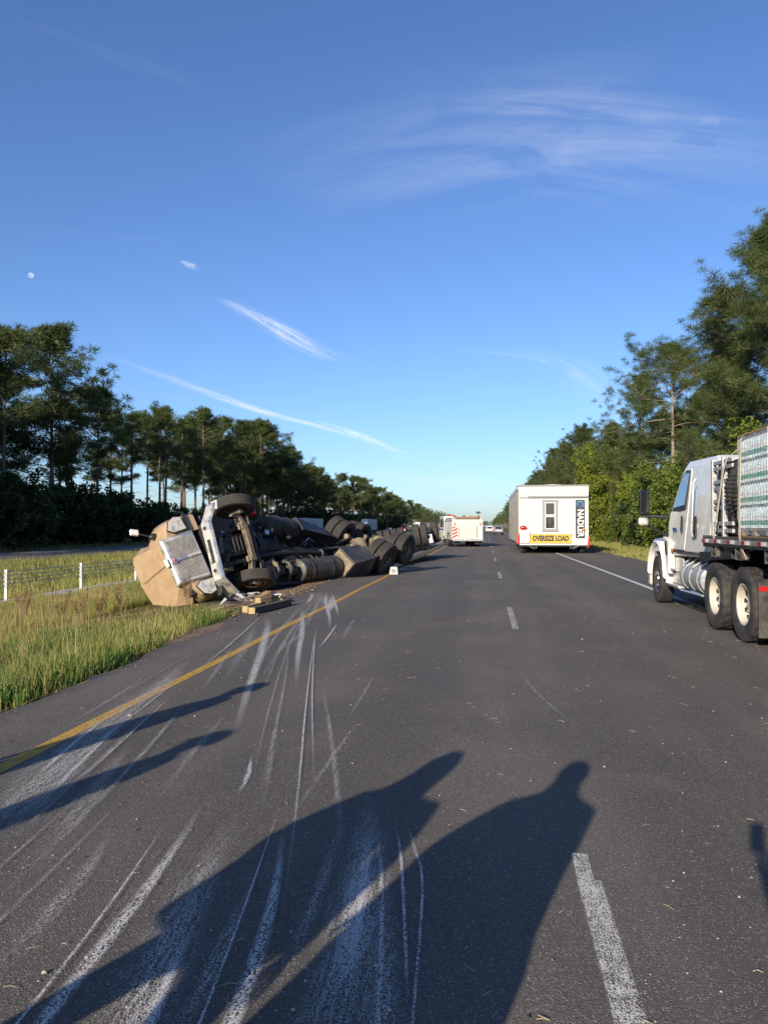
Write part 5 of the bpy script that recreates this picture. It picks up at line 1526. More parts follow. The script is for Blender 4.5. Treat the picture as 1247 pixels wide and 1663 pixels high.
# flatbed trailer behind it
FT = thing('loaded_flatbed', 'flatbed trailer with red and white reflector tape carrying bottled water', 'trailer', (4.76, 12.88, 0))
LT = 14.4
for sx in (-1, 1):
    MB().bb(sx * 1.27 - .02, sx * 1.27 + .02, -LT, 0, 1.30, 1.44).build('side_rail', M['greymetal'], FT, None, .006)
    MB().bb(sx * 1.30 - .010, sx * 1.30 + .010, -LT, 0, 1.34, 1.41).build('rub_rail', M['alu'], FT)
    MB().bb(sx * .48 - .07, sx * .48 + .07, -LT, -.1, 1.16, 1.36).build('main_beam', M['blackmetal'], FT)
    MB().bb(sx * .48 - .07, sx * .48 + .07, -LT, -3.2, .86, 1.2).build('main_beam', M['blackmetal'], FT)
    for i in range(8):
        yb = -.08 - i * .62
        for q, mt_ in enumerate(('redlens', 'letter_white')):
            MB().bb(sx * 1.318 - .003, sx * 1.318 + .003, yb - .14 - .14 * q, yb - .14 * q - .002, 1.352, 1.402).build('reflector_tape', M[mt_], FT)
    for ya in (-11.2, -12.5):
        for xx in (.75, 1.10):
            m = Matrix.Translation((sx * xx, ya, .52))
            if sx < 0: m = m @ Matrix.Rotation(math.pi, 4, 'Z')
            wheel(FT, m, T_RIBC, RIM_DIRTY)
    MB().bb(sx * .7 - .06, sx * .7 + .06, -3.3, -3.15, .2, 1.2).build('landing_leg', M['blackmetal'], FT)
for i in range(7): MB().bb(-1.25 + i * .357, -1.25 + i * .357 + .350, -LT, 0, 1.40, 1.445).build('deck_plank', M['wood_dark'], FT)
for i in range(14): MB().bb(-1.25, 1.25, -.4 - i, -.33 - i, 1.28, 1.39).build('cross_beam', M['blackmetal'], FT)
MB().bb(-1.28, 1.28, -.02, .04, 1.28, 1.46).build('front_bar', M['greymetal'], FT)
for i in range(5):
    y_ = -.5 - i * 1.15
    wn = MB(); wn.cyl((-1.22, y_ - .08, 1.20), (-1.22, y_ + .10, 1.20), .05, None, 12); wn.box((-1.22, y_ - .1, 1.21), (.12, .02, .16)); wn.box((-1.22, y_ + .1, 1.21), (.12, .02, .16))
    wn.cyl((-1.22, y_ - .16, 1.20), (-1.22, y_ - .1, 1.20), .065, None, 10)
    wn.build('winch', M['greymetal'], FT)

# cargo: galvanised racking, black corrugated coils, pallets of bottled water
rk = thing('steel_rack', 'bundle of galvanised steel frames strapped at the front of the flatbed', 'rack', (3.68, 12.36, 1.445))
for yb in (.42, -.12):
    mb = MB(); mb.bb(-.10, -.04, yb - .035, yb + .035, 0, 1.22); mb.bb(-.04, -.03, yb - .05, yb + .05, 0, 1.22); mb.build('upright', M['steel'], rk, None, .005)
for z in (.06, .17, .42, .52, .72, .82, 1.03, 1.12):
    MB().bb(-.085, -.045, -.55, .46, z, z + .06).build('beam', M['steel'], rk, None, .005)
    MB().bb(.5, .55, -.5, .48, z, z + .075).build('beam', M['steel'], rk, None, .005)
mb = MB(); mb.bb(.52, .60, .40, .46, 0, 1.2); mb.bb(.52, .60, -.2, -.14, 0, 1.2); mb.build('upright', M['steel'], rk, None, .005)
MB().bb(.0, .48, -.5, .44, .02, 1.16).build('dark_backing', M['black'], rk, None, .02)  # black box added as a dark background behind the beams
for k, (xc, yc, lab) in enumerate(((4.10, 11.50, 'black corrugated pipe coil standing between the steel frames and the water'), (5.33, 11.55, 'second black corrugated pipe coil on the far side of the deck'))):
    o = thing('pipe_coil', lab, 'pipe coil', (xc, yc, 1.445 + .64))
    mb = MB(); rings = []; n = 130
    for i in range(n + 1):
        t = 2 * math.pi * i / n
        rr = .17 + (.012 if i % 2 else -.012)
        c = Vector((.48 * math.cos(t), 0, .48 * math.sin(t))); e = Vector((math.cos(t), 0, math.sin(t)))
        rings.append([c + e * rr * math.cos(a) + Vector((0, rr * .95 * math.sin(a), 0)) for a in [2 * math.pi * q / 14 for q in range(14)]])
    mb.loft(rings, False)
    cm = mb.mesh('coil_loop', M['rubber'])
    for q in (-.16, .16):
        l = link('coil_loop', cm, o); l.location = (0, q, .02 * (q > 0))

def bottle_mesh():
    out = []
    mb = MB(); mb.lathe([(0, .01), (.005, .046), (.19, .047), (.235, .045), (.275, .022), (.285, .016)], 14, 'z'); out.append(mb.mesh('bottle', M['bottle']))
    mb = MB(); mb.lathe([(.045, .0475), (.045, .0485), (.105, .0485), (.105, .0475)], 14, 'z'); out.append(mb.mesh('green_band', M['green_label']))
    mb = MB(); mb.lathe([(.126, .0475), (.126, .0485), (.17, .0485), (.17, .0475)], 14, 'z')
    out.append(mb.mesh('white_band', M['letter_white']))
    mb = MB()
    for a0 in range(4):
        pts = []
        def P(a, z): return (.0492 * math.cos(a), .0492 * math.sin(a), z)
        for j in range(2):
            a = a0 * math.pi / 2 + j * .7
            mb.add([P(a, .136), P(a + .7, .136), P(a + .35, .166)], [(0, 1, 2)])
    out.append(mb.mesh('mountain_print', M['blue_label']))
    mb = MB(); mb.lathe([(.28, .002), (.28, .019), (.305, .019), (.305, .002)], 10, 'z'); out.append(mb.mesh('cap', M['letter_white']))
    return out
BT = bottle_mesh()
def water_pallet(loc, label, detail=True):
    o = thing('water_pallet', label, 'pallet', loc, 0, 'pallets of bottled water')
    for yb in (-.5, 0, .5): MB().bb(-.58, .58, yb - .05, yb + .05, .025, .10).build('stringer', M['wood'], o, None, .005)
    for i in range(7): MB().bb(-.58 + i * .168, -.58 + i * .168 + .13, -.55, .55, .10, .125).build('pallet_board', M['wood'], o, None, .004)
    for i in range(3): MB().bb(-.58 + i * .5, -.58 + i * .5 + .13, -.55, .55, 0, .025).build('pallet_board', M['wood'], o, None, .004)
    for L in range(4):
        z = .13 + L * .312
        MB().bb(-.46, .50, -.42, .42, z, z + .30).build('inner_case', M['bottle'], o)
        spots = [(-.545, -.505 + .101 * i, i) for i in range(11)] + [(-.545 + .101 * i, -.505, i) for i in range(1, 11)] + [(-.545 + .101 * i, .505, i) for i in range(1, 4)]
        if not detail: spots = spots[:11]
        for x, y_, i in spots:
            b = link('bottle', BT[0], o); b.location = (x, y_, z); b.rotation_euler = (0, 0, i * .9 + L)
            for me, nm in zip(BT[1:], ('green_band', 'white_band', 'mountain_print', 'cap')): link(nm, me, b)
        MB().bb(-.58, .58, -.55, .55, z + .306, z + .310).build('layer_sheet', M['white_matte'], o)
    MB().bb(-.60, .60, -.57, .57, 1.385, 1.41).build('top_board', M['card'], o, None, .006)
    mb = MB(); rings = []
    rw = random.Random(int(loc[1] * 10))
    for i in range(12):
        z = .04 + 1.36 * i / 11; ring = []
        for k in range(40):
            t = k / 40 * 4; sd = int(t); f = t - sd
            p = [(-.60 + 1.2 * f, -.57), (.60, -.57 + 1.14 * f), (.60 - 1.2 * f, .57), (-.60, .57 - 1.14 * f)][sd]
            ring.append((p[0] + rw.uniform(-.008, .012), p[1] + rw.uniform(-.008, .012), z))
        rings.append(ring)
    mb.loft(rings, False); mb.build('stretch_wrap', M['wrap'], o)
    return o
water_pallet((4.08, 10.62, 1.445), 'wrapped water pallet nearest the pipe coil, cut off by the right edge')
water_pallet((5.33, 10.62, 1.445), 'wrapped water pallet on the far side of the deck beside the first one', False)
water_pallet((4.08, 9.42, 1.445), 'wrapped water pallet farther back on the deck behind the first one', False)
def ribbon(name, pts, wv, th, lab, grp=None):
    wv = Vector(wv); P = [Vector(p) - Vector((.12, 0, 0)) for p in pts]; mb = MB(); rings = []
    for i, p in enumerate(P):
        t = (P[min(i + 1, len(P) - 1)] - P[max(i - 1, 0)]).normalized(); nn = t.cross(wv).normalized() * th
        rings.append([p - wv / 2 - nn, p + wv / 2 - nn, p + wv / 2 + nn, p - wv / 2 + nn])
    mb.loft(rings, True, True, False)
    o = mb.build(name, M['strap']); setp(o, lab, 'strap', grp); return o
ribbon('tie_down_strap', [(3.66, 12.28, 1.17), (3.63, 12.26, 1.30), (3.565, 12.22, 1.42), (3.60, 12.15, 1.8), (3.66, 12.05, 2.45), (3.70, 11.98, 2.62), (3.82, 11.75, 2.76), (4.1, 11.45, 2.86), (4.9, 11.4, 2.90), (6.1, 11.4, 2.5), (6.22, 11.4, 1.4)], (0, .055, 0), .004, 'webbing strap over the steel frames and pipe coil', 'tie down straps')
ribbon('tie_down_strap', [(3.66, 11.06, 1.15), (3.60, 11.06, 1.30), (3.575, 11.05, 1.45), (3.575, 11.04, 2.0), (3.59, 11.02, 2.80), (3.66, 11.0, 2.868), (5.0, 11.0, 2.872), (6.02, 11.0, 2.866), (6.06, 11.0, 2.8), (6.2, 11.0, 1.4)], (0, .055, 0), .004, 'webbing strap down the front of the water pallet', 'tie down straps')

# ------------------------------------------------------------------ house trailer with oversize load banner
HT = thing('house_trailer', 'white modular house section on wheels with an oversize load banner', 'house trailer', (3.97, 46.0, 0), R(-.2))
hw = 2.02; HL = 19.5
MB().bb(-hw + .06, hw - .06, .04, HL, .58, 3.74).build('house_core', M['white_matte'], HT)
rp = 5
pw = (2 * hw - .24) / rp
def siding(x0, x1, z0, z1, y_, parent, name='siding_panel'):
    mb = MB(); n = max(2, int((x1 - x0) / .2)); 
    for i in range(n):
        a = x0 + (x1 - x0) * i / n; b = x0 + (x1 - x0) * (i + 1) / n
        mb.bb(a + .004, b - .004, y_ - .012, y_ + .03, z0, z1)
    return mb.build(name, M['white_matte'], parent)
wx0, wx1, wz0, wz1 = -.62, .24, 1.42, 3.05
for (a, b) in ((-hw + .12, wx0), (wx1, .96), (.96, hw - .12)): siding(a, b, .58, 3.30, .03, HT)
siding(wx0, wx1, .58, wz0, .03, HT); siding(wx0, wx1, wz1, 3.30, .03, HT)
MB().bb(-hw, -hw + .12, -.01, .10, .56, 3.74).build('corner_board', M['white_matte'], HT, None, .006)
MB().bb(hw - .12, hw, -.01, .10, .56, 3.74).build('corner_board', M['white_matte'], HT, None, .006)
# parapet band, grey trims
for i in range(4): siding(-hw - .0 + i * hw / 2, -hw + (i + 1) * hw / 2 - .004, 3.40, 3.98, -.10, HT, 'parapet_panel')
MB().bb(-hw + .02, hw - .02, -.085, .5, 3.38, 3.96).build('parapet_box', M['white_matte'], HT)
MB().bb(-hw + .55, hw - .02, -.115, -.05, 3.305, 3.39).build('grey_band', M['grey_trim'], HT, None, .006)
MB().bb(-hw + .02, -hw + .548, -.1, -.05, 3.315, 3.385).build('white_band', M['white_matte'], HT)
MB().bb(-hw - .06, hw + .04, -.17, .6, 3.98, 4.05).build('roof_cap', M['grey_trim'], HT, None, .01)
mb = MB(); mb.prism([(-hw - .05, 3.93), (hw, 3.93), (hw - .1, 4.03), (0, 4.12), (-hw + .1, 4.03)], .6, HL, 'y'); mb.build('roof', M['white_matte'], HT)
# window
fr = thing('window', None, None); fr.parent = HT
for k in ('label', 'category'): fr.pop(k, None)
fr.location = ((wx0 + wx1) / 2, -.02, (wz0 + wz1) / 2)
ww, wh = (wx1 - wx0) / 2, (wz1 - wz0) / 2
for (a, b, c, d, nm) in ((-ww, -ww + .12, -wh, wh, 'casing'), (ww - .12, ww, -wh, wh, 'casing'), (-ww - .03, ww + .03, wh, wh + .12, 'casing'), (-ww - .03, ww + .03, -wh - .12, -wh, 'sill')):
    MB().bb(a, b, -.03, .05, c, d).build(nm, M['grey_trim'], fr, None, .006)
for (c, d) in ((-wh + .02, -.02), (.02, wh - .02)):
    for (a, b, e, f) in ((-ww + .12, -ww + .18, c, d), (ww - .18, ww - .12, c, d), (-ww + .18, ww - .18, c, c + .05), (-ww + .18, ww - .18, d - .05, d)): MB().bb(a, b, -.008, .04, e, f).build('sash', M['letter_white'], fr)
    MB().bb(-ww + .18, ww - .18, .012, .02, c + .05, d - .05).build('pane', M['glass'], fr)
# vertical banner
bn = MB().bb(1.28, 1.80, -.018, .016, .92, 3.16).build('vertical_banner', M['banner'], HT)
mrot = Matrix.Translation((1.545, -.022, 1.80)) @ Matrix.Rotation(R(90), 4, 'X') @ Matrix.Rotation(R(-90), 4, 'Z')
text('banner_lettering', 'NADLER', .50, M['letter_white'], bn, mrot, .002, 1.62, .012)
mb = MB()
for (a, b, c, d) in ((1.34, 1.40, 2.80, 3.08), (1.34, 1.72, 3.02, 3.08), (1.66, 1.72, 2.74, 3.08)): mb.bb(a, b, -.024, -.018, c, d)
mb.build('logo_bracket', M['teal'], bn)
mb = MB()
for (a, b, c, d) in ((1.46, 1.50, 2.70, 2.96), (1.46, 1.60, 2.92, 2.96), (1.56, 1.60, 2.66, 2.96)): mb.bb(a, b, -.024, -.018, c, d)
mb.build('logo_bracket', M['stripe_blue'], bn)
# oversize load banner
sg = MB().prism([(-1.38, .62), (1.02, .62), (1.04, 1.14), (-1.36, 1.16)], -.05, -.025, 'y').build('load_banner', M['yellow_sign'], HT)
text('banner_lettering', 'OVERSIZE LOAD', .42, M['letter_black'], sg, Matrix.Translation((-.17, -.057, .885)) @ Matrix.Rotation(R(90), 4, 'X'), .002, 2.1, .022)
for x in (-1.34, 1.0): MB().tube([(x, -.06, 1.12), (x + (-.14 if x < 0 else .06), -.05, 1.42 if x < 0 else 1.2)], .012, 5).build('banner_cord', M['black'], HT)
# flags, loose sheeting and lamps at the corners
mb = MB(); mb.loft([[(-hw - .14 + .05 * i, -.10 - .02 * (i % 2), .60), (-hw + .02 + .03 * i, -.06, 1.20 - .10 * i), (-hw + .04 + .03 * i, -.02, 1.20 - .10 * i), (-hw - .10 + .05 * i, -.03, .60)] for i in range(5)], True, True, False)
mb.build('red_flag', M['red'], HT)
mb = MB(); mb.loft([[(hw - .10 + .05 * i, -.08 - .03 * (i % 2), .30 + .07 * i), (hw - .02 + .02 * i, -.05, 1.02), (hw + .0 + .02 * i, -.03, 1.02), (hw - .08 + .05 * i, -.04, .30 + .07 * i)] for i in range(4)], True, True, False)
mb.build('red_flag', M['red'], HT)
mb = MB(); rows = []
for i in range(7):
    t = i / 6
    rows.append([(-hw + .06 + .11 * j + .05 * t * (j > 2), -.09 - .05 * math.sin(j * 2.1 + i) - .04, .62 + .95 * t - .05 * j * t) for j in range(6)])
mb.loft([r + [(x, y_ + .02, z) for x, y_, z in reversed(r)] for r in rows], True, True, True); mb.build('loose_sheet', M['letter_white'], HT)
MB().sphere((-hw + .26, -.16, 1.52), .17, 12, 8, (1.2, .6, .8)).build('warning_lamp', M['redlens'], HT)
MB().box((-hw + .26, -.12, 1.40), (.3, .1, .06)).build('lamp_base', M['white_matte'], HT)
MB().sphere((hw - .30, -.08, 1.42), .09, 10, 6).build('warning_lamp', M['amber'], HT)
# frame, drawbar under, wheels
for sx in (-1, 1): MB().bb(sx * 1.0 - .06, sx * 1.0 + .06, 0, HL + 1.5, .30, .56).build('chassis_beam', M['blackmetal'], HT)
for i in range(10): MB().bb(-1.95, 1.95, .1 + i * 2, .2 + i * 2, .42, .55).build('outrigger', M['blackmetal'], HT)
MB().bb(-hw + .05, hw - .05, -.03, .08, .50, .58).build('rim_joist', M['alu'], HT)
for sx in (-1, 1):
    mb = MB(); mb.tube([(sx * 1.55, .0, .52), (sx * 1.1, .3, .28)], .03, 6); mb.build('brace', M['steel'], HT)
T_SM = tyre_mesh('tyre', .40, .24, M['rubber']); RIM_SM = rim_mesh('rim', .225, .24, M['rim_dirty'])
for ya in (1.0, 1.95, 8.0, 8.95, 9.9):
    MB().cyl((-1.7, ya, .40), (1.7, ya, .40), .05, None, 8).build('axle', M['blackmetal'], HT)
    for sx in (-1, 1):
        m = Matrix.Translation((sx * (1.72 if ya < 3 else 1.6), ya, .40))
        if sx < 0: m = m @ Matrix.Rotation(math.pi, 4, 'Z')
        wheel(HT, m, T_SM, RIM_SM)
# open marriage wall on the left: studs and plastic sheeting
for i in range(33):
    yb = .2 + i * .6
    if yb > HL - .1: break
    MB().bb(-hw - .02, -hw + .07, yb, yb + .05, .66, 3.74).build('wall_stud', M['wood'] if i % 3 else M['wood_end'], HT)
for z in (.60, 3.72): MB().bb(-hw - .022, -hw + .07, .11, HL, z, z + .06).build('wall_plate', M['wood'], HT)
mb = MB(); rows = []
rw = random.Random(6)
for i in range(80):
    yb = .12 + (HL - .2) * i / 79
    rows.append([(-hw - .03 - rw.uniform(0, .05), yb, z + rw.uniform(-.02, .02)) for z in (.62, 1.2, 1.8, 2.4, 3.0, 3.75)])
mb.loft(rows, False, False, True); mb.build('plastic_sheet', M['sheeting'], HT, None, 0, False)
MB().bb(-hw - .05, -hw + .04, .1, HL, 3.79, 4.0).build('eave_board', M['white_matte'], HT)
MB().bb(hw - .06, hw, .10, HL, .58, 3.93).build('side_wall', M['white_matte'], HT)

# ------------------------------------------------------------------ small things with wheels, further down the road
RIM_CAR = rim_mesh('rim', .24, .22, M['rim_alu'], 'front', 5)
T_CAR = tyre_mesh('tyre', .36, .23, M['rubber'], n=28)
T_BIG = tyre_mesh('tyre', .52, .29, M['rubber'], n=32)
RIM_BIG = rim_mesh('rim', .285, .28, M['rim_alu'], 'front', 8)
def axlewheels(par, x, ys, r, tyre, rim):
    for y_ in ys:
        for sx in (-1, 1):
            m = Matrix.Translation((sx * x, y_, r))
            if sx < 0: m = m @ Matrix.Rotation(math.pi, 4, 'Z')
            wheel(par, m, tyre, rim)

# fire engine, rear view, standing askew on the left lane
FE = thing('fire_engine', 'white fire engine with red chevrons parked askew ahead of the wreck', 'fire engine', (-1.38, 60.2, 0), R(11))
MB().bb(-1.2, 1.2, .05, 4.6, .55, 2.15).build('rear_body', M['cream'], FE, None, .03)
MB().bb(-1.22, 1.22, -.03, .10, .50, .62).build('tail_step', M['alu'], FE, None, .01)
MB().bb(-1.22, 1.22, -.35, 0, .46, .50).build('tail_step', M['alu'], FE, None, .01)
for sx in (-1, 1):
    fl = MB().bb(sx * 1.0 - .19, sx * 1.0 + .19, .02, .045, .66, 1.62).build('chevron_panel', M['letter_white'], FE)
    for k in range(4 if sx < 0 else 0):
        z = .66 + k * .25
        mb = MB(); mb.add([(sx * 1.0 - .19, .016, z), (sx * 1.0 + .19, .016, min(1.62, z + .20)), (sx * 1.0 + .19, .016, min(1.62, z + .35)), (sx * 1.0 - .19, .016, min(1.62, z + .15))], [(0, 1, 2, 3)])
        mb.build('chevron_stripe', M['red'], fl, None, 0, False)
    for z in (1.72, 1.86): MB().cyl((sx * 1.02, .05, z), (sx * 1.02, .01, z), .055, None, 12).build('tail_light', M['redlens'], FE)
    MB().tube([(sx * .72, .02, .75), (sx * .72, -.03, .8), (sx * .72, -.03, 1.6), (sx * .72, .02, 1.65)], .02, 6).build('grab_rail', M['steel'], FE)
    for k, (a, b) in enumerate(((.25, 1.3), (1.45, 2.6), (2.75, 3.5), (3.65, 4.5))):
        sh = MB(); 
        for q in range(6): sh.bb(sx * 1.21 - .012, sx * 1.21 + .012, a, b, (1.12 if k in (1, 2) else .66) + q * (.15 if k in (1, 2) else .225), (1.12 if k in (1, 2) else .66) + (q + 1) * (.15 if k in (1, 2) else .225) - .012)
        sh.build('roller_shutter', M['white_matte'], FE)
    MB().bb(sx * 1.215 - .006, sx * 1.215 + .006, .3, 4.5, 1.98, 2.08).build('blue_stripe', M['stripe_blue'], FE)
    mb = MB(); mb.lathe([(-.1, .62), (.1, .62), (.1, .56), (-.1, .56)], 20, 'x', (sx * 1.16, 2.1, .52)); mb.build('wheel_arch', M['black'], FE)
for x in (-.36, .36): MB().bb(x - .33, x + .33, .02, .045, .68, 1.30).build('rear_door', M['cream'], FE, None, .012)
for x in (-.1, .1): MB().bb(x - .02, x + .02, .0, .02, .92, 1.04).build('door_latch', M['steel'], FE)
MB().bb(-.72, .66, .015, .045, 1.36, 1.94).build('hose_bed_door', M['cream'], FE, None, .012)
MB().bb(-.60, -.28, -.0, .016, .76, .88).build('licence_plate', M['letter_white'], FE)
mb = MB()
for x in (-.8, -.55): mb.tube([(x, .1, 2.22), (x, 4.4, 2.28)], .03, 6)
for i in range(12): mb.tube([(-.8, .3 + i * .35, 2.23), (-.55, .3 + i * .35, 2.23)], .018, 5)
mb.build('roof_ladder', M['alu'], FE)
mb = MB(); mb.cyl((-.9, .12, 2.26), (.75, .12, 2.26), .12, None, 12); mb.build('rolled_hose', M['dusty'], FE)
MB().bb(-1.15, 1.15, .4, 4.3, 2.14, 2.30).build('hose_bed', M['alu'], FE, None, .02)
for x, z in ((-.95, 2.38), (-.2, 2.40), (.35, 2.42), (.95, 2.36)): MB().box((x, .5, z), (.22, .3, .14)).build('roof_fitting', M['amber'] if x > .3 else M['dusty'], FE, None, .02)
mb = MB(); mb.tube([(.88, .2, 2.2), (.88, .2, 2.66)], .03, 6); mb.box((.88, .2, 2.7), (.34, .1, .16)); mb.build('scene_light', M['greymetal'], FE)
# crew cab with red roof light bar
mb = MB(); mb.prism([(4.7, .62), (4.7, 2.36), (4.9, 2.48), (6.9, 2.48), (7.35, 2.2), (7.6, 1.5), (7.62, .6)], -1.22, 1.22, 'x'); cb = mb.build('crew_cab', M['white'], FE, None, .05)
for sx in (-1, 1):
    for a, b in ((4.95, 5.75), (5.95, 6.95)): MB().bb(sx * 1.228 - .006, sx * 1.228 + .006, a, b, 1.55, 2.22).build('cab_window', M['glass'], cb)
    for a, b in ((4.9, 5.82), (5.9, 7.0)): MB().bb(sx * 1.226 - .006, sx * 1.226 + .006, a, b, .75, 1.48).build('cab_door', M['white'], cb, None, .01)
    MB().bb(sx * 1.236 - .005, sx * 1.236 + .005, 4.8, 7.5, 1.30, 1.42).build('blue_stripe', M['stripe_blue'], cb)
    MB().box((sx * 1.42, 7.4, 1.8), (.14, .1, .4)).build('mirror', M['black'], cb, None, .03)
MB().bb(-.7, -.1, 6.2, 6.5, 2.48, 2.60).build('light_bar', M['redlens'], FE, None, .03)
MB().bb(-1.0, 1.0, .2, 7.4, .5, .62).build('chassis', M['blackmetal'], FE)
for sx in (-1, 1): MB().bb(sx * .85 - .3, sx * .85 + .3, .05, .08, .2, .52).build('mud_flap', M['black'], FE)
axlewheels(FE, 1.03, (2.1, 6.3), .52, T_BIG, RIM_BIG); axlewheels(FE, .70, (2.1,), .52, T_BIG, RIM_BIG)

def suv(name, label, loc, rotz, paint, glass='glass', group=None, front=False):
    o = thing(name, label, 'car', loc, rotz, group)
    low = [(-2.3, .42), (-2.32, .75), (-2.24, 1.02), (2.2, .98), (2.32, .74), (2.3, .38)]
    mb = MB(); mb.prism(low, -.93, .93, 'x', lambda u, v: .05 * abs(v - .7)); mb.build('body', M[paint], o, None, .07)
    top = [(-2.12, 1.0), (-1.98, 1.45), (-1.70, 1.68), (.15, 1.70), (.75, 1.5), (1.35, 1.0)]
    mb = MB(); mb.prism(top, -.86, .86, 'x', lambda u, v: .20 * max(0, v - 1.0) / .7); mb.build('cabin', M[paint], o, None, .05)
    mb = MB(); mb.add([(-.66, -2.085, 1.12), (.66, -2.085, 1.12), (.58, -1.93, 1.52), (-.58, -1.93, 1.52)], [(0, 1, 2, 3)]); mb.build('rear_window', M[glass], o, lambda p: p + Vector((0, -.03, 0)))
    mb = MB(); mb.add([(-.72, 1.28, 1.08), (.72, 1.28, 1.08), (.60, .82, 1.48), (-.60, .82, 1.48)], [(0, 1, 2, 3)]); mb.build('windscreen', M[glass], o, lambda p: p + Vector((0, .05, .03)))
    for sx in (-1, 1):
        for a, b, c, d in ((-1.75, -.55, -.55, -1.55), (-.45, .98, .48, -.45)):
            mb = MB(); mb.add([(sx * .845, a, 1.08), (sx * .845, b, 1.08), (sx * .735, c, 1.56), (sx * .735, d, 1.56)], [(0, 1, 2, 3)]); mb.build('side_window', M[glass], o, lambda p, q=sx: p + Vector((q * .012, 0, 0)))
        MB().box((sx * .78, -2.28, .90), (.24, .10, .26)).build('tail_light', M['redlens'], o, None, .03)
        MB().box((sx * .70, 2.27, .78), (.36, .08, .14)).build('headlight', M['lens'], o, None, .03)
        MB().box((sx * .98, .75, 1.08), (.16, .1, .13)).build('mirror', M[paint], o, None, .03)
    MB().box((0, -2.33, .52), (1.7, .10, .22)).build('bumper', M['black'], o, None, .03)
    MB().box((0, 2.32, .55), (1.5, .06, .24)).build('grille', M['black'], o, None, .02)
    MB().box((0, -2.335, .84), (.32, .02, .14)).build('licence_plate', M['letter_white'], o)
    axlewheels(o, .80, (-1.42, 1.42), .36, T_CAR, RIM_CAR)
    return o
suv('silver_car', 'silver sport utility car driving away in the right lane', (2.35, 146, 0), R(1), 'silver')
suv('white_car', 'white car driving away between the fire engine and the silver car', (.95, 172, 0), R(-1), 'white')
suv('silver_car', 'pale silver car queuing on the far carriageway behind the white semi', (-34, 268, -.6), R(180), 'silver')
def boxtruck(name, label, loc, rotz, cabm, boxm, L=7.0, H=3.7, cat='truck', emblem=False, sleeper=False):
    """box truck or semi; front towards +y"""
    o = thing(name, label, cat, loc, rotz)
    MB().bb(-1.28, 1.28, -L, -.15, 1.15, H).build('cargo_box', M[boxm], o, None, .02)
    for sx in (-1, 1):
        for i in range(int(L)): MB().bb(sx * 1.285 - .006, sx * 1.285 + .006, -L + .1 + i, -L + .14 + i, 1.2, H - .08).build('side_rib', M['alu'], o)
        if emblem:
            mb = MB(); mb.lathe([(-.004, .42), (.004, .42), (.004, .60), (-.004, .60)], 24, 'x', (sx * 1.30, -L * .42, 2.55)); mb.build('side_emblem', M['stripe_blue'], o)
            MB().bb(sx * 1.30 - .004, sx * 1.30 + .004, -L * .42 - 2.6, -L * .42 - .8, 2.4, 2.7).build('side_lettering', M['stripe_blue'], o)
    top = 2.75 if not sleeper else H - .12
    prof = [(0, .75), (0, top - .1), (.25, top), (1.1, top - (.05 if not sleeper else .35)), (1.75, 2.35), (2.1, 1.72), (2.2, 1.65), (3.35, 1.42), (3.5, 1.2), (3.5, .6)] if sleeper else [(0, .75), (0, top - .1), (.2, top), (1.1, top - .08), (1.75, 1.85), (2.5, 1.6), (2.62, 1.3), (2.62, .5)]
    mb = MB(); mb.prism(prof, -1.15, 1.15, 'x', lambda u, v: .12 * max(0, v - 1.7)); mb.build('cab', M[cabm], o, None, .06)
    yf = 3.5 if sleeper else 2.62
    if sleeper: mb = MB(); mb.add([(-.95, 1.80, 2.30), (.95, 1.80, 2.30), (.98, 2.12, 1.78), (-.98, 2.12, 1.78)], [(0, 1, 2, 3)]); mb.build('windscreen', M['glass'], o, lambda p: p + Vector((0, .03, .03)))
    else: mb = MB(); mb.add([(-.9, 1.2, 2.52), (.9, 1.2, 2.52), (.98, 1.68, 1.92), (-.98, 1.68, 1.92)], [(0, 1, 2, 3)]); mb.build('windscreen', M['glass'], o, lambda p: p + Vector((0, .05, .04)))
    for sx in (-1, 1):
        a = 1.0 if sleeper else .3
        mb = MB(); mb.add([(sx * 1.14, a, 1.75), (sx * 1.14, a + .85, 1.75), (sx * 1.08, a + .6, 2.3), (sx * 1.08, a, 2.3)], [(0, 1, 2, 3)]); mb.build('side_window', M['glass'], o, lambda p, q=sx: p + Vector((q * .012, 0, 0)))
        MB().box((sx * .8, yf + .0, .95), (.36, .08, .22)).build('headlight', M['lens'], o, None, .03)
        MB().box((sx * 1.42, a + 1.0, 1.95), (.2, .12, .5)).build('mirror', M['black'], o, None, .03)
    MB().box((0, yf + .02, 1.0), (1.1, .06, .6)).build('grille', M['chrome'], o, None, .02)
    MB().box((0, yf + .05, .5), (2.3, .16, .3)).build('bumper', M['chrome'], o, None, .04)
    MB().bb(-.5, .5, -L, 2.2, .7, 1.1).build('chassis', M['blackmetal'], o)
    axlewheels(o, 1.0, (yf - 1.1, -L + 1.6) + ((-L + 2.9, -.9, .3 - 2.4) if sleeper else ()), .52, T_BIG, RIM_BIG)
    return o
boxtruck('semi_truck', 'blue cab semi with pale box trailer waiting beyond the overturned wheels', (-34, 137, -.6), R(180), 'blue', 'boxgrey', 15.5, 3.75, 'truck', True, True)
boxtruck('semi_truck', 'white cab semi with plain grey box trailer waiting on the far carriageway', (-34, 216, -.6), R(180), 'white', 'boxgrey', 14.5, 4.35, 'truck', False, True)
boxtruck('box_truck', 'small white box truck farthest back in the queue', (-34, 384, -.6), R(180), 'white', 'white_matte', 6.5, 4.4)
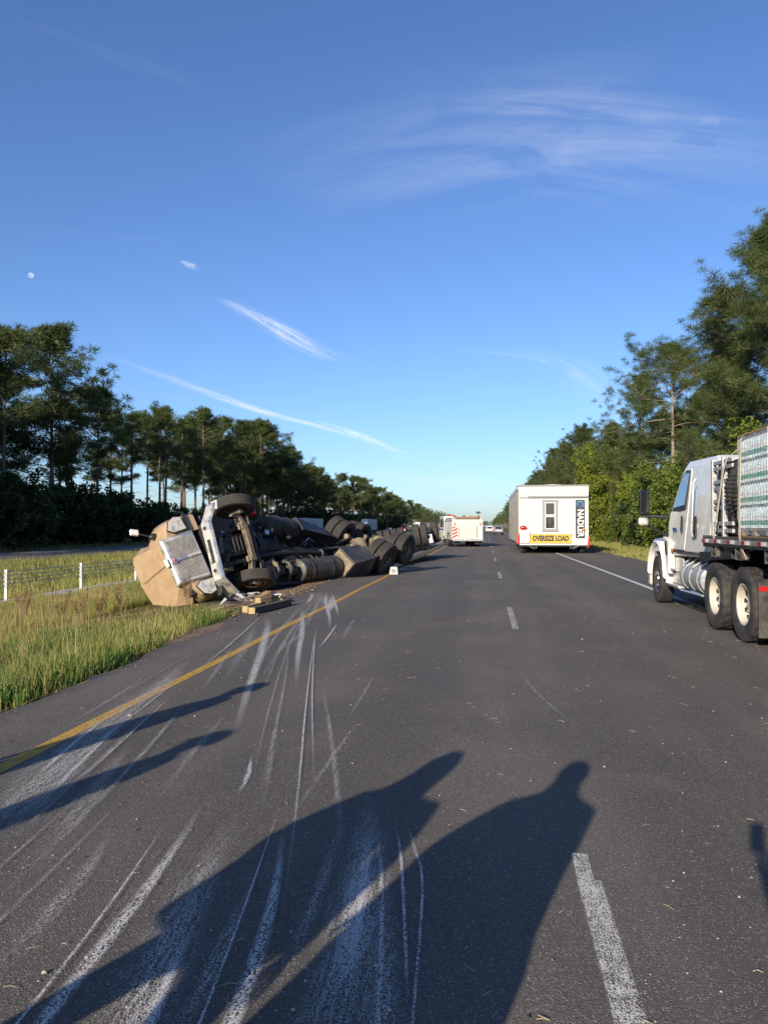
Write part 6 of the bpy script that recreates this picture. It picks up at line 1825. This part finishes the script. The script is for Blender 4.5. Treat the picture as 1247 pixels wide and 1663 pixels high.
# red and white tow truck
tw = thing('tow_truck', 'red and white tow truck in the queue beyond the median', 'tow truck', (-34, 318, -.6), R(180))
mb = MB(); mb.prism([(0, .75), (0, 2.6), (.3, 2.75), (1.2, 2.7), (1.8, 1.9), (2.9, 1.6), (3.0, .55)], -1.15, 1.15, 'x'); mb.build('cab', M['red'], tw, None, .06)
mb = MB(); mb.add([(-.92, 1.3, 2.58), (.92, 1.3, 2.58), (.98, 1.74, 1.98), (-.98, 1.74, 1.98)], [(0, 1, 2, 3)]); mb.build('windscreen', M['glass'], tw, lambda p: p + Vector((0, .05, .04)))
MB().bb(-1.2, 1.2, -5.2, -.1, .9, 1.7).build('equipment_body', M['red'], tw, None, .03)
for sx in (-1, 1):
    MB().bb(sx * 1.21 - .01, sx * 1.21 + .01, -5.0, -.3, 1.2, 1.4).build('white_stripe', M['letter_white'], tw)
    MB().box((sx * .8, 3.0, 1.0), (.35, .08, .2)).build('headlight', M['lens'], tw)
mb = MB(); mb.tube([(0, -1.0, 1.7), (0, -2.2, 3.1), (0, -5.6, 3.6)], .16, 8); mb.build('boom', M['white'], tw)
MB().bb(-.9, .9, .4, .7, 2.76, 2.95).build('light_bar', M['amber'], tw, None, .03)
MB().box((0, 3.03, .6), (2.3, .14, .4)).build('bumper', M['chrome'], tw, None, .03)
axlewheels(tw, 1.0, (2.0, -3.0, -4.2), .52, T_BIG, RIM_BIG)

# ------------------------------------------------------------------ people: five stand by the camera and throw the long shadows, one by the fire engine
def person(label, loc, face, top, legs_mat, P, skin=M['skin'], hair=M['hair'], H=1.75, bulk=1.0, feet=.16, cap=False, coat=None):
    """one continuous skinned body facing +y before turning; P gives elbow, wrist and finger direction for both arms"""
    k = H / 1.75
    V, E, Rd, T = [], [], [], []
    def v(p, r, tag, par=None):
        V.append(Vector(p) * k); Rd.append(r * k if isinstance(r, float) else (r[0] * k, r[1] * k)); T.append(tag)
        if par is not None: E.append((par, len(V) - 1))
        return len(V) - 1
    b = bulk
    pel = v((0, 0, .95), (.165 * b, .12 * b), 'legs')
    wst = v((0, 0, 1.10), (.150 * b, .11 * b), 'top', pel)
    ch = v((0, .0, 1.30), (.175 * b, .125 * b), 'top', wst)
    nb = v((0, -.01, 1.45), (.10, .085), 'top', ch)
    nk = v((0, .0, 1.52), (.056, .056), 'skin', nb)
    jw = v((0, .02, 1.59), (.074, .085), 'skin', nk)
    hd_ = v((0, .015, 1.665), (.078, .095), 'skin', jw)
    cr = v((0, .0, 1.725), (.055, .065), 'skin', hd_)
    for sx, key in ((-1, 'L'), (1, 'R')):
        el, wr_, fd = P[key]
        sh = v((sx * .19 * (1 + .5 * (b - 1)), -.01, 1.41), (.062 * b, .062 * b), 'top', ch)
        e = v(el, (.048 * b, .048 * b), 'top', sh)
        w1 = v(Vector(el).lerp(Vector(wr_), .8), (.036, .036), 'top', e)
        wv = v(wr_, (.026, .024), 'skin', w1)
        fd = Vector(fd).normalized(); wrv = Vector(wr_)
        sd = fd.cross(Vector((0, 0, 1)) if abs(fd.z) < .8 else Vector((0, 1, 0))).normalized(); nn = sd.cross(fd)
        pm_ = v(wrv + fd * .05, (.034, .017), 'skin', wv)
        for q, (o_, L) in enumerate(((-.030, .070), (-.010, .082), (.011, .078), (.030, .060))):
            a = v(wrv + fd * .092 + sd * o_, (.0095, .0095), 'skin', pm_)
            a2 = v(wrv + fd * (.092 + L * .5) + sd * o_ * 1.1 - nn * .008, (.0085, .0085), 'skin', a)
            v(wrv + fd * (.092 + L) + sd * o_ * 1.1 - nn * .028, (.007, .007), 'skin', a2)
        t1 = v(wrv + fd * .045 - sd * .045, (.011, .011), 'skin', wv)
        v(wrv + fd * .085 - sd * .062 - nn * .012, (.009, .009), 'skin', t1)
        hp = v((sx * .095, 0, .88), (.098 * b, .10 * b), 'legs', pel)
        kn = v((sx * (.095 + feet) * .62 + sx * .04, .02, .50), (.064 * b, .066 * b), 'legs', hp)
        an = v((sx * feet, -.02, .09), (.046, .05), 'legs', kn)
        bl = v((sx * (feet + .015), .09, .045), (.044, .036), 'shoe', an)
        v((sx * (feet + .02), .17, .035), (.036, .028), 'shoe', bl)
    me = bpy.data.meshes.new('body'); me.from_pydata([tuple(p) for p in V], E, [])
    o = bpy.data.objects.new('body', me); C.objects.link(o)
    o.modifiers.new('skin', 'SKIN')
    sl = me.skin_vertices[0].data if me.skin_vertices else None
    if sl is None:
        bpy.context.view_layer.objects.active = o
        bpy.ops.mesh.customdata_skin_add()
        sl = me.skin_vertices[0].data
    for i, r in enumerate(Rd):
        sl[i].radius = r if isinstance(r, tuple) else (r, r)
        sl[i].use_root = (i == 0)
    s_ = o.modifiers.new('sub', 'SUBSURF'); s_.levels = 1; s_.render_levels = 1
    bpy.context.view_layer.update()
    m2 = bpy.data.meshes.new_from_object(o.evaluated_get(bpy.context.evaluated_depsgraph_get()))
    bpy.data.objects.remove(o)
    m2.materials.clear()
    order = {'top': 0, 'legs': 1, 'skin': 2, 'shoe': 3}
    for m in (top, legs_mat, skin, M['black']): m2.materials.append(m)
    seg = [(V[a], V[c], T[c]) for a, c in E]
    for p in m2.polygons:
        c = p.center; best = None
        for a, d, t in seg:
            ab = d - a; f = max(0, min(1, (c - a).dot(ab) / ab.length_squared)); ds = (c - a - ab * f).length
            if best is None or ds < best[0]: best = (ds, t)
        p.material_index = order[best[1]]; p.use_smooth = True
    root = thing('person', label, 'person', loc, face)
    link('body', m2, root)
    if coat:
        rr = []
        for z, a, c_, d_ in coat:
            rr.append([(((a + c_) / 2 + (c_ - a) / 2 * math.cos(q * math.pi / 12)) * k, d_ * math.sin(q * math.pi / 12) * k, z * k) for q in range(24)])
        MB().loft(rr, True).build('coat', top, root)  # added outline, its rings shaped to match the cast shadow
    mb = MB(); mb.sphere((0, -.015, 1.69), .098, 16, 10, (.92, 1.08, .92)); hr_ = mb.build('hair' if not cap else 'cap', hair, root, lambda p: Vector((p.x, p.y - (.02 if p.z < 1.68 else 0), max(p.z, 1.64 + .35 * max(0, p.y + .02)))) * k)
    if cap: MB().prism([(-.07, .06), (.07, .06), (.055, .17), (-.055, .17)], 1.70, 1.715, 'z').build('cap_peak', hair, root, lambda p: p * k)
    for sx in (-1, 1):
        MB().sphere((sx * .032, .098, 1.662), .012, 8, 6).build('eye', M['letter_white'], root, lambda p: p * k)
        MB().sphere((sx * .082, .01, 1.65), .026, 8, 6, (.4, .8, 1.2)).build('ear', skin, root, lambda p: p * k)
    MB().tube([(0, .10, 1.668), (0, .122, 1.63), (0, .105, 1.622)], [.008, .014, .010], 8).build('nose', skin, root, lambda p: p * k)
    MB().box((0, .098, 1.592), (.045, .012, .010)).build('mouth', M['redlens'], root, None, .003)
    return root
def gfoot(cx, cy_): return (cx * math.cos(R(7.56)) - cy_ * math.sin(R(7.56)), cx * math.sin(R(7.56)) + cy_ * math.cos(R(7.56)), 0)
sdir = R(-17.8)
person('person in a loose dark coat shaped to throw the broad shadow nearest the lane dash', gfoot(-.80, .70), sdir, M['navy'], M['bluegrey'],
       {'L': ((-.38, .02, 1.14), (-.40, .10, .88), (0, .2, -1)), 'R': ((.20, .04, 1.16), (.24, .12, .90), (0, .2, -1))}, bulk=1.2, feet=.24,
       coat=[(1.60, -.085, .085, .09), (1.52, -.10, .12, .10), (1.46, -.20, .25, .13), (1.40, -.27, .25, .15), (1.31, -.34, .19, .17), (1.19, -.38, .17, .18), (1.04, -.41, .24, .19), (.85, -.43, .30, .19), (.62, -.45, .32, .19)])
person('person in a loose grey coat shaped to throw the long shadow over the chalky scrapes', gfoot(-1.66, .82), sdir, M['shirt'], M['bluegrey'],
       {'L': ((-.36, -.04, 1.18), (-.30, .06, .98), (.3, .5, -.8)), 'R': ((.28, -.02, 1.12), (.30, .06, .88), (0, .2, -1))}, bulk=1.26, feet=.30,
       coat=[(1.80, -.05, .05, .06), (1.72, -.11, .09, .10), (1.60, -.12, .10, .11), (1.50, -.16, .10, .11), (1.43, -.24, .12, .13), (1.24, -.38, .18, .17), (1.0, -.37, .26, .18), (.88, -.37, .29, .17)])
person('person throwing the farther of the two thin shadows across the yellow line', gfoot(-3.36, 3.32), sdir + R(70), M['bluegrey'], M['navy'],
       {'L': ((-.26, .02, 1.12), (-.22, .10, .86), (0, .2, -1)), 'R': ((.26, .02, 1.12), (.2, .16, .9), (-.1, .3, -1))}, bulk=1.2, feet=.12)
person('person in a pale shirt throwing the nearer thin shadow at the left edge', gfoot(-3.36, 1.50), sdir + R(75), M['white_matte'], M['bluegrey'],
       {'L': ((-.26, .02, 1.12), (-.20, .14, .90), (.1, .2, -1)), 'R': ((.27, .04, 1.12), (.2, .2, .96), (-.2, .4, -.6))}, bulk=1.2, feet=.12)
person('person holding up a phone, throwing the small shadow at the right edge', (.50, -.30, 0), R(8), M['shirt'], M['navy'],
       {'L': ((-.34, .10, 1.14), (-.45, .20, 1.38), (-.05, .2, 1)), 'R': ((.16, .24, 1.14), (-.30, .26, 1.38), (-.5, .05, 1))}, bulk=1.6, feet=.16)
ph = thing('mobile_phone', 'dark mobile phone held upright in the hand of the person taking the picture', 'phone', (.03, -.03, 1.565))
MB().box((0, 0, 0), (.075, .009, .15)).build('case', M['black'], ph, None, .003)
MB().box((0, -.0055, 0), (.068, .001, .14)).build('screen', M['glass'], ph)
MB().cyl((-.018, .004, .05), (-.018, .008, .05), .008, None, 14).build('lens', M['glass'], ph)
person('person in navy clothes standing at the left side of the fire engine', (-4.3, 62.2, 0), R(-160), M['navy'], M['navy'],
       {'L': ((-.27, .02, 1.14), (-.2, .14, .92), (.1, .3, -1)), 'R': ((.27, .02, 1.14), (.22, .18, .98), (-.2, .4, -.4))}, feet=.13, cap=True)

# ------------------------------------------------------------------ thin cirrus, contrails and the moon
def cloud_mat(name, stretch, lo, hi, amt, seed, edge=.5, fine=6.0):
    m, nt, b = nodes(name)
    g = N(nt)
    tc = g.add('TexCoord'); uv = tc.outputs['UV']
    sx = g.add('SeparateXYZ'); nt.links.new(uv, sx.inputs[0])
    mp_ = g.add('Mapping'); nt.links.new(uv, mp_.inputs[0]); mp_.inputs['Scale'].default_value = stretch; mp_.inputs['Location'].default_value = (seed, seed * .37, 0)
    n1 = g.noise(mp_.outputs[0], 1.0, 7, .62, .8); n2 = g.noise(mp_.outputs[0], fine, 4, .6, .5)
    f = g.ramp(g.math('ADD', g.math('MULTIPLY', n1, .72), g.math('MULTIPLY', n2, .28)), lo, hi)
    for i in (0, 1):
        d = g.math('SUBTRACT', .5, g.math('ABSOLUTE', g.math('SUBTRACT', sx.outputs[i], .5)))
        f = g.math('MULTIPLY', f, g.ramp(d, 0, edge))
    f = g.math('MULTIPLY', f, amt)
    tr = g.add('BsdfTransparent'); df = g.add('BsdfDiffuse'); tl_ = g.add('BsdfTranslucent')
    df.inputs[0].default_value = tl_.inputs[0].default_value = (.95, .95, .95, 1)
    ad = g.add('AddShader'); nt.links.new(df.outputs[0], ad.inputs[0]); nt.links.new(tl_.outputs[0], ad.inputs[1])
    mx = g.add('MixShader'); nt.links.new(f, mx.inputs[0]); nt.links.new(tr.outputs[0], mx.inputs[1]); nt.links.new(ad.outputs[0], mx.inputs[2])
    nt.links.new(mx.outputs[0], nt.nodes['Material Output'].inputs[0])
    nt.nodes.remove(b)
    return m
def cloud(name, label, pts, widths, mat, alt=900.0):
    """a sheet at altitude alt, running along pts (x, y)"""
    n = len(pts); vs, uv = [], []
    widths = np.interp(np.linspace(0, 1, n), np.linspace(0, 1, len(widths)), widths)
    for i in range(n):
        a = Vector(pts[max(i - 1, 0)]); b = Vector(pts[min(i + 1, n - 1)]); t = (b - a).normalized(); s_ = Vector((-t.y, t.x)); p = Vector(pts[i])
        for j in range(5):
            q = p + s_ * widths[i] * (j / 4 - .5)
            vs.append((q.x, q.y, alt)); uv.append((i / (n - 1), j / 4))
    fs = [(i * 5 + j, (i + 1) * 5 + j, (i + 1) * 5 + j + 1, i * 5 + j + 1) for i in range(n - 1) for j in range(4)]
    me = bpy.data.meshes.new(name); me.from_pydata(vs, [], fs)
    ul = me.uv_layers.new(name='uv')
    for l in me.loops: ul.data[l.index].uv = uv[l.vertex_index]
    me.materials.append(mat)
    o = link(name, me); o.visible_shadow = True
    setp(o, label, kind='stuff'); return o
CM1 = cloud_mat('cirrus_wisp', (3, 7, 1), .36, .64, .70, 3.1, .45)
CM2 = cloud_mat('contrail_vapour', (9, 2.2, 1), .28, .60, .62, 7.7, .5)
CM4 = cloud_mat('low_veil', (1.5, 3, 1), .40, .85, .10, 4.9, .5, 2.5)
CM3 = cloud_mat('cirrus_veil', (2.6, 4, 1), .33, .80, .30, 1.3, .5, 3.2)
cloud('cloud', 'bright feathery cirrus wisp in the middle of the sky', smooth_line([(-1044, 2858), (-985, 3040), (-935, 3319), (-880, 3704), (-767, 4100)]), list(np.interp(np.linspace(0, 1, 17), [0, .3, .7, 1], [50, 130, 230, 260])), CM1)
cloud('cloud', 'tiny cirrus scrap above the feathery wisp', [(-1015, 2440), (-1005, 2490), (-998, 2560)], [40, 60, 50], CM1)
cloud('cloud', 'long thin contrail slanting down to the horizon', smooth_line([(-1990, 3700), (-1884, 4417), (-1814, 5226), (-1680, 6040), (-1463, 6685), (-1194, 7854), (-1000, 9900)]), list(np.interp(np.linspace(0, 1, 25), [0, .3, .7, 1], [120, 190, 230, 330])), CM2)
cloud('cloud', 'second contrail crossing the first near the horizon', smooth_line([(-1440, 6250), (-1284, 6927), (-1131, 7862), (-930, 9800)]), list(np.interp(np.linspace(0, 1, 13), [0, 1], [110, 230])), CM2)
cloud('cloud', 'faint wide cirrus veil in the upper right sky', smooth_line([(-600, 1980), (19, 1800), (297, 1830), (1000, 2180)]), [900] * 13, CM3)
cloud('cloud', 'faint cirrus streak above the wide veil', smooth_line([(-100, 1600), (282, 1686), (800, 1860)]), [200] * 9, CM3)
cloud('cloud', 'faint cirrus streak at the left edge of the sky', smooth_line([(-1600, 1990), (-1245, 2174), (-900, 2360)]), [150] * 9, CM4)
cloud('cloud', 'faint cirrus streak in the upper left corner', smooth_line([(-900, 1180), (-731, 1336), (-560, 1520)]), [160] * 9, CM4)
cloud('cloud', 'pale curved cirrus arc over the right woods', smooth_line([(-200, 3800), (365, 4119), (654, 4853), (960, 6300)]), [280, 300, 320, 340, 360, 400, 440, 500, 560, 620, 680, 740, 800], CM3)
cloud('cloud', 'faint low cirrus band left of the house trailer', smooth_line([(-1300, 5000), (-332, 4722), (300, 5600)]), [900] * 9, CM4)
cloud('cloud', 'thin haze streak just above the far horizon', smooth_line([(-1200, 5600), (-560, 6100), (100, 8600)]), [1500] * 9, CM3, 400.0)
mo = MB().sphere((0, 0, 0), 1, 24, 16).mesh('moon', M['moon'])
o = link('moon', mo); o.location = (-3530, 5547, 1974); o.scale = (22.0,) * 3
setp(o, 'pale daytime moon low over the left woods', 'moon')
